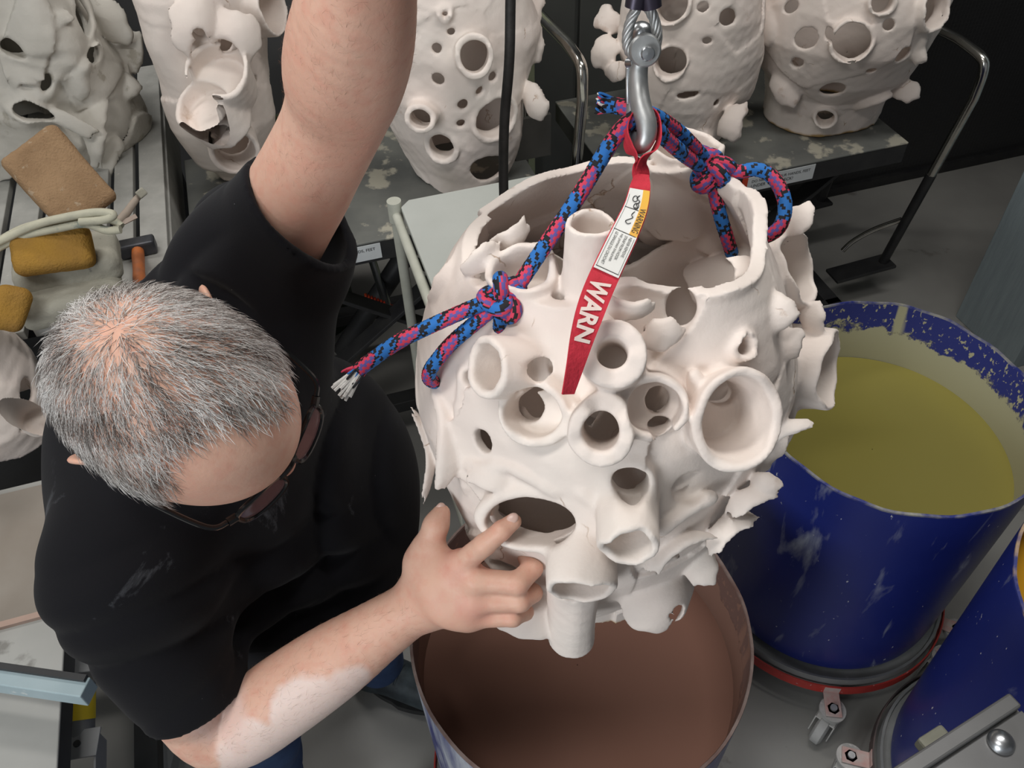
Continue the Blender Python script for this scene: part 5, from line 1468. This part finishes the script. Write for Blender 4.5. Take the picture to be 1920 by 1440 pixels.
# ---------------- clutter on the bench
def spongey(name, c, half, ax, mat, label, cat, h=.004, rnd=.018, amp=.003, seed=1, group=None):
    e = np.linalg.norm(half) + .03; Vv = Vol(np.asarray(c) - e, np.asarray(c) + e, h); Vv.add(*rbox(c, half, ax, min(rnd, min(half) * .8)))
    idx, P = Vv.near(.02); Vv.f[idx] += amp * wavy(P, seed, 40) + .0008 * wavy(P, seed + 1, 420, 9)
    v, q, _ = Vv.mesh(); o = obj(name, v, q, mat); tag(o, label, cat, group); return o
def axes(n, ang, hint=None):
    n = nrm(n); a = nrm(CR - n * (CR @ n)); b_ = np.cross(n, a); t = math.radians(ang); return (a * math.cos(t) + b_ * math.sin(t), -a * math.sin(t) + b_ * math.cos(t), n)
c_ = at(114, 338, 1.80); spongey('sponge', c_, (.098, .068, .020), axes(nrm(CAM - c_) + V3(0, -.1, .5), -47), MT['sponge_tan'], 'large tan rectangular sponge leaning on the lumpy white clay piece', 'sponge', seed=3, group='sponges')
c_ = at(98, 468, 1.62); spongey('sponge', c_, (.070, .042, .026), axes(nrm(CAM - c_) + V3(0, -.2, .5), 12), MT['sponge_yellow'], 'orange yellow sponge resting on stacked grey foam blocks', 'sponge', seed=4, group='sponges')
c_ = at(18, 578, 1.58); spongey('sponge', c_, (.030, .042, .022), axes(nrm(CAM - c_), -15), MT['sponge_yellow'], 'rounded ochre sponge beside the stacked foam blocks', 'sponge', seed=6, group='sponges', rnd=.022)
c_ = at(128, 492, 1.70); spongey('foam_block', c_, (.098, .030, .060), (nrm(EX + .05 * EY), EZ, EY), MT['foam'], 'grey foam block, upper of the stack under the orange sponge', 'foam block', seed=7, group='foam blocks', rnd=.02, amp=.004)
c_ = at(136, 556, 1.69); spongey('foam_block', c_, (.098, .030, .060), (nrm(EX + .12 * EY), EZ, EY), MT['foam'], 'grey foam block, lower of the stack under the orange sponge', 'foam block', seed=8, group='foam blocks', rnd=.02, amp=.004)
cc = thing('coiled_cord', 'cream clay-caked cord bundled across the orange sponge', 'cord', at(110, 420, 1.62))
for k_, pts in enumerate((((-30, 470), (40, 430), (110, 412), (170, 404), (205, 410), (228, 425)), ((-30, 478), (40, 444), (110, 428), (160, 420), (200, 432), (226, 430)), ((-20, 462), (60, 424), (120, 408), (180, 398), (212, 402), (195, 412), (150, 416)))):
    MB().tube(spline([at(u, v_, 1.60 - .012 * k_) for u, v_ in pts], 8), .0078, 10).build('strand', MT['cord_cream'], cc)
tl = thing('wooden_tool', 'clay-crusted wooden tool lying on the bench slats beside the cord bundle', 'tool', at(252, 385, 1.82))
MB().tube(spline([at(222, 415, 1.80), at(238, 398, 1.81), at(252, 378, 1.82), at(262, 366, 1.83)], 6), [.009 - .004 * abs(i / 18 - .3) for i in range(19)], 10).build('tool_handle', M('clay_wood', (.42, .35, .29), (.36, .30, .25), 20, .8), tl)
MB().box(at(265, 362, 1.82), (.020, .018, .016), axes(CAM - at(265, 362, 1.82), 40)).build('tool_tip', MT['foam'], tl, bev=.003)
MB().bar(at(226, 420, 1.80), at(256, 405, 1.81), .010, .004, CF).build('tool_blade', M('clay_wood2', (.45, .37, .32), (.40, .32, .27), 20, .8), tl, smooth=False)
hm = thing('hammer', 'club hammer with black head and worn orange handle on the slat bench', 'hammer', atz(258, 480, ZB))
z_ = ZB + .018
ha, hb2 = atz(224, 470, z_), atz(292, 456, z_); hx = nrm(hb2 - ha); hy = np.cross(EZ, hx)
MB().box((ha + hb2) / 2, (np.linalg.norm(hb2 - ha), .034, .034), (hx, hy, EZ)).build('hammer_head', MT['hammer_head'], hm, smooth=False, bev=.005)
hc = (ha + hb2) / 2
MB().tube([hc + hy * .004, hc - hy * .04, hc - hy * .09, hc - hy * .16], [.0125, .0135, .0125, .0145], 14).build('hammer_handle', MT['hammer_orange'], hm)

# ---------------- other clay pieces
def bprof(z0, H, r): return [(z0 + H * a, r * b_) for a, b_ in ((0, .70), (.10, .80), (.25, .94), (.42, 1.0), (.6, .98), (.76, .86), (.9, .68), (1, .52))]
# on the left lift, behind the cord
c5 = atz(868, 322, ZT)
S = Sculpt(c5[0] + .0, c5[1] + .03, bprof(ZT + .002, .62, .195), .0048, 31, th=.012, slabs=26, slab_amp=.004, lump=.016, pad=.07)
for a in ((890, 105, 37, .03, .6), (790, 225, 29, .045, .55), (828, 278, 34, .01, .4), (930, 222, 46, .006, .3), (838, 25, 16, .01, .4)): S.tube_px(a[0], a[1], a[2], a[3], a[4], wall=.013, back=.05, bore=.08, wob=.003)
for a in ((822, 90, 9), (822, 145, 11), (926, 146, 9), (899, 166, 8), (868, 190, 10), (868, 229, 8), (918, 312, 38, 30), (850, 60, 7)): S.hole_px(*a)
for a in ((985, 85, 26, 40, 10, 0), (1000, 190, 22, 34, 20, 0), (985, 20, 25, 30, -20, 0)): S.flap_px(*a[:5], th=.010, dd=2.05, yaw=30)
S.finish('ceramic_piece', 'pale perforated ceramic piece standing behind the black cord', MT['ceramic_cool'], rough=.005, fine=.001, group='unglazed ceramic pieces', rfreq=34)
# behind the hook, on the stained lift
c4_ = atz(1285, 262, ZT)
S = Sculpt(c4_[0] - .01, c4_[1] + .02, bprof(ZT + .002, .60, .170), .0048, 32, th=.012, slabs=30, slab_amp=.004, lump=.020, pad=.09)
for a in ((1256, 122, 36, .015, .5), (1262, 12, 36, .02, .4), (1300, 280, 44, .01, .3)): S.tube_px(a[0], a[1], a[2], a[3], a[4], wall=.009, back=.05, bore=.08, wob=.004)
for a in ((1320, 18, 9), (1365, 36, 14), (1330, 80, 9, 6), (1348, 195, 7), (1290, 180, 20, 6)): S.hole_px(*a)
for a in ((1135, 95, 26, 34, -25, 20), (1150, 135, 24, 16, 25, 0), (1330, 165, 34, 24, 50, 0), (1380, 130, 16, 40, 5, 0), (1375, 225, 24, 34, -10, 0), (1140, 30, 30, 20, -30, 0)): S.flap_px(*a[:5], th=.010, dd=2.18, yaw=20)
S.finish('ceramic_piece', 'pale torn-edged ceramic piece standing behind the lifting hook', MT['ceramic_cool'], rough=.006, fine=.001, group='unglazed ceramic pieces', rfreq=30)
# right end of the stained lift
c6 = atz(1535, 218, ZT)
S = Sculpt(c6[0], c6[1] + .02, [(ZT + .002, .150), (ZT + .06, .155), (ZT + .11, .165), (ZT + .17, .21), (ZT + .27, .245), (ZT + .36, .25), (ZT + .46, .22), (ZT + .55, .16), (ZT + .6, .12)], .0048, 33, th=.012, slabs=22, slab_amp=.005, lump=.014, pad=.09, bot_wave=.0)
for a in ((1597, 80, 40, .02, .5), (1550, 222, 23, .012, .35), (1655, 5, 26, .03, .3), (1760, 15, 40, .04, 0)): S.tube_px(a[0], a[1], a[2], a[3], a[4], wall=.009, back=.05, bore=.06, wob=.003)
for a in ((1508, 74, 24, 20), (1595, 80, 22, 32), (1662, 46, 11), (1688, 100, 17, 18), (1556, 66, 9, 12), (1562, 172, 24, 17), (1632, 132, 9, 7), (1492, 120, 14, 11), (1480, 15, 16, 10)): S.hole_px(*a)
for a in ((1470, 160, 26, 40, 15, 0), (1690, 165, 28, 22, -20, 0), (1435, 40, 26, 40, 10, 0), (1630, 190, 40, 10, 25, 0), (1720, 90, 16, 34, 10, 0)): S.flap_px(*a[:5], th=.009, off=.008, yaw=20)
S.finish('ceramic_piece', 'pale bulbous ceramic piece on the right end of the stained lift deck', MT['ceramic_cool'], rough=.003, fine=.001, group='unglazed ceramic pieces', rfreq=40)
# between bench and raised arm
c7 = atz(455, 335, ZT)
S = Sculpt(c7[0] + .0, c7[1] + .02, [(ZT + .002, .06), (ZT + .08, .10), (ZT + .18, .125), (ZT + .30, .125), (ZT + .40, .135), (ZT + .50, .13), (ZT + .58, .10)], .0045, 34, th=.012, slabs=12, slab_amp=.006, lump=.014, pad=.10)
S.tube_px(440, 286, 46, .06, .35, wall=.012, back=.09, bore=.09, wob=.003); S.tube_px(515, 15, 50, .05, .2, wall=.008, back=.09, bore=.07)
VW = nrm(CAM - at(400, 150, 2.0))
S.tube_px(408, 128, 60, .06, 0, axis=.62 * VW + .55 * EZ - .1 * CR, wall=.012, back=.10, bore=.055, wob=.003)
S.tube_px(372, 190, 58, .075, 0, axis=.45 * VW + .65 * EZ - .5 * CR, wall=.013, back=.10, bore=.038, wob=.003)
for a in ((372, 57, 11), (424, 84, 13), (465, 75, 9, 14), (476, 153, 8, 11), (455, 345, 5), (405, 243, 6)): S.hole_px(*a)
S.flap_px(372, 55, 46, 52, -22, th=.006, off=.035, yaw=-15); S.flap_px(440, 68, 44, 50, -12, th=.006, off=.050)
S.finish('ceramic_piece', 'smooth white ceramic piece of open cups between the bench and the raised arm', MT['ceramic'], rough=.002, fine=.0006, group='unglazed ceramic pieces', rfreq=34)
# big lumpy clay piece on the bench
c8 = atz(95, 290, ZB)
S = Sculpt(c8[0] - .01, c8[1] + .06, [(ZB + .002, .20), (ZB + .08, .225), (ZB + .2, .235), (ZB + .34, .225), (ZB + .48, .20), (ZB + .6, .15), (ZB + .68, .10)], .0055, 35, th=.016, slabs=44, slab_amp=.012, lump=.038, pad=.09)
for a in ((60, 210, 46, 20), (30, 90, 26, 18), (165, 95, 16, 22), (95, 150, 10, 14), (150, 20, 18, 30)): S.hole_px(*a, lip=.010, wob=.005)
for a in ((235, 90, 26, 40, -5), (240, 165, 30, 20, 30), (150, 120, 24, 60, -15), (110, 215, 60, 18, -28), (200, 40, 30, 40, 20), (175, 240, 22, 70, -12), (60, 40, 50, 22, 20), (30, 150, 40, 20, 10), (205, 290, 18, 50, -25)): S.flap_px(*a, th=.010, off=.012, yaw=25)
S.finish('clay_piece', 'large lumpy grey white clay piece standing on the slat bench', MT['ceramic_grey'], rough=.012, fine=.0025, rfreq=38, ffreq=120)
# small piece on the low cart behind the head
c9 = atz(45, 800, lz + .01)
S = Sculpt(c9[0] - .06, c9[1] + .0, [(lz + .008, .12), (lz + .07, .135), (lz + .16, .13), (lz + .26, .10), (lz + .34, .07)], .0045, 36, th=.012, slabs=10, slab_amp=.004, lump=.012, pad=.12)
S.hole_px(58, 735, 16, 26); S.hole_px(50, 802, 7, 6); S.flap_px(105, 800, 36, 26, -20, th=.006, off=.01)
S.tube_at(at(2, 752, 1.33), nrm(V3(.25, -.5, .8)), .026, wall=.006, back=.22, bore=.03)
S.finish('ceramic_piece', 'grey white ceramic piece with an upright tube on the low cart behind the head', MT['ceramic_cool'], rough=.003, fine=.0008, group='unglazed ceramic pieces', rfreq=34)
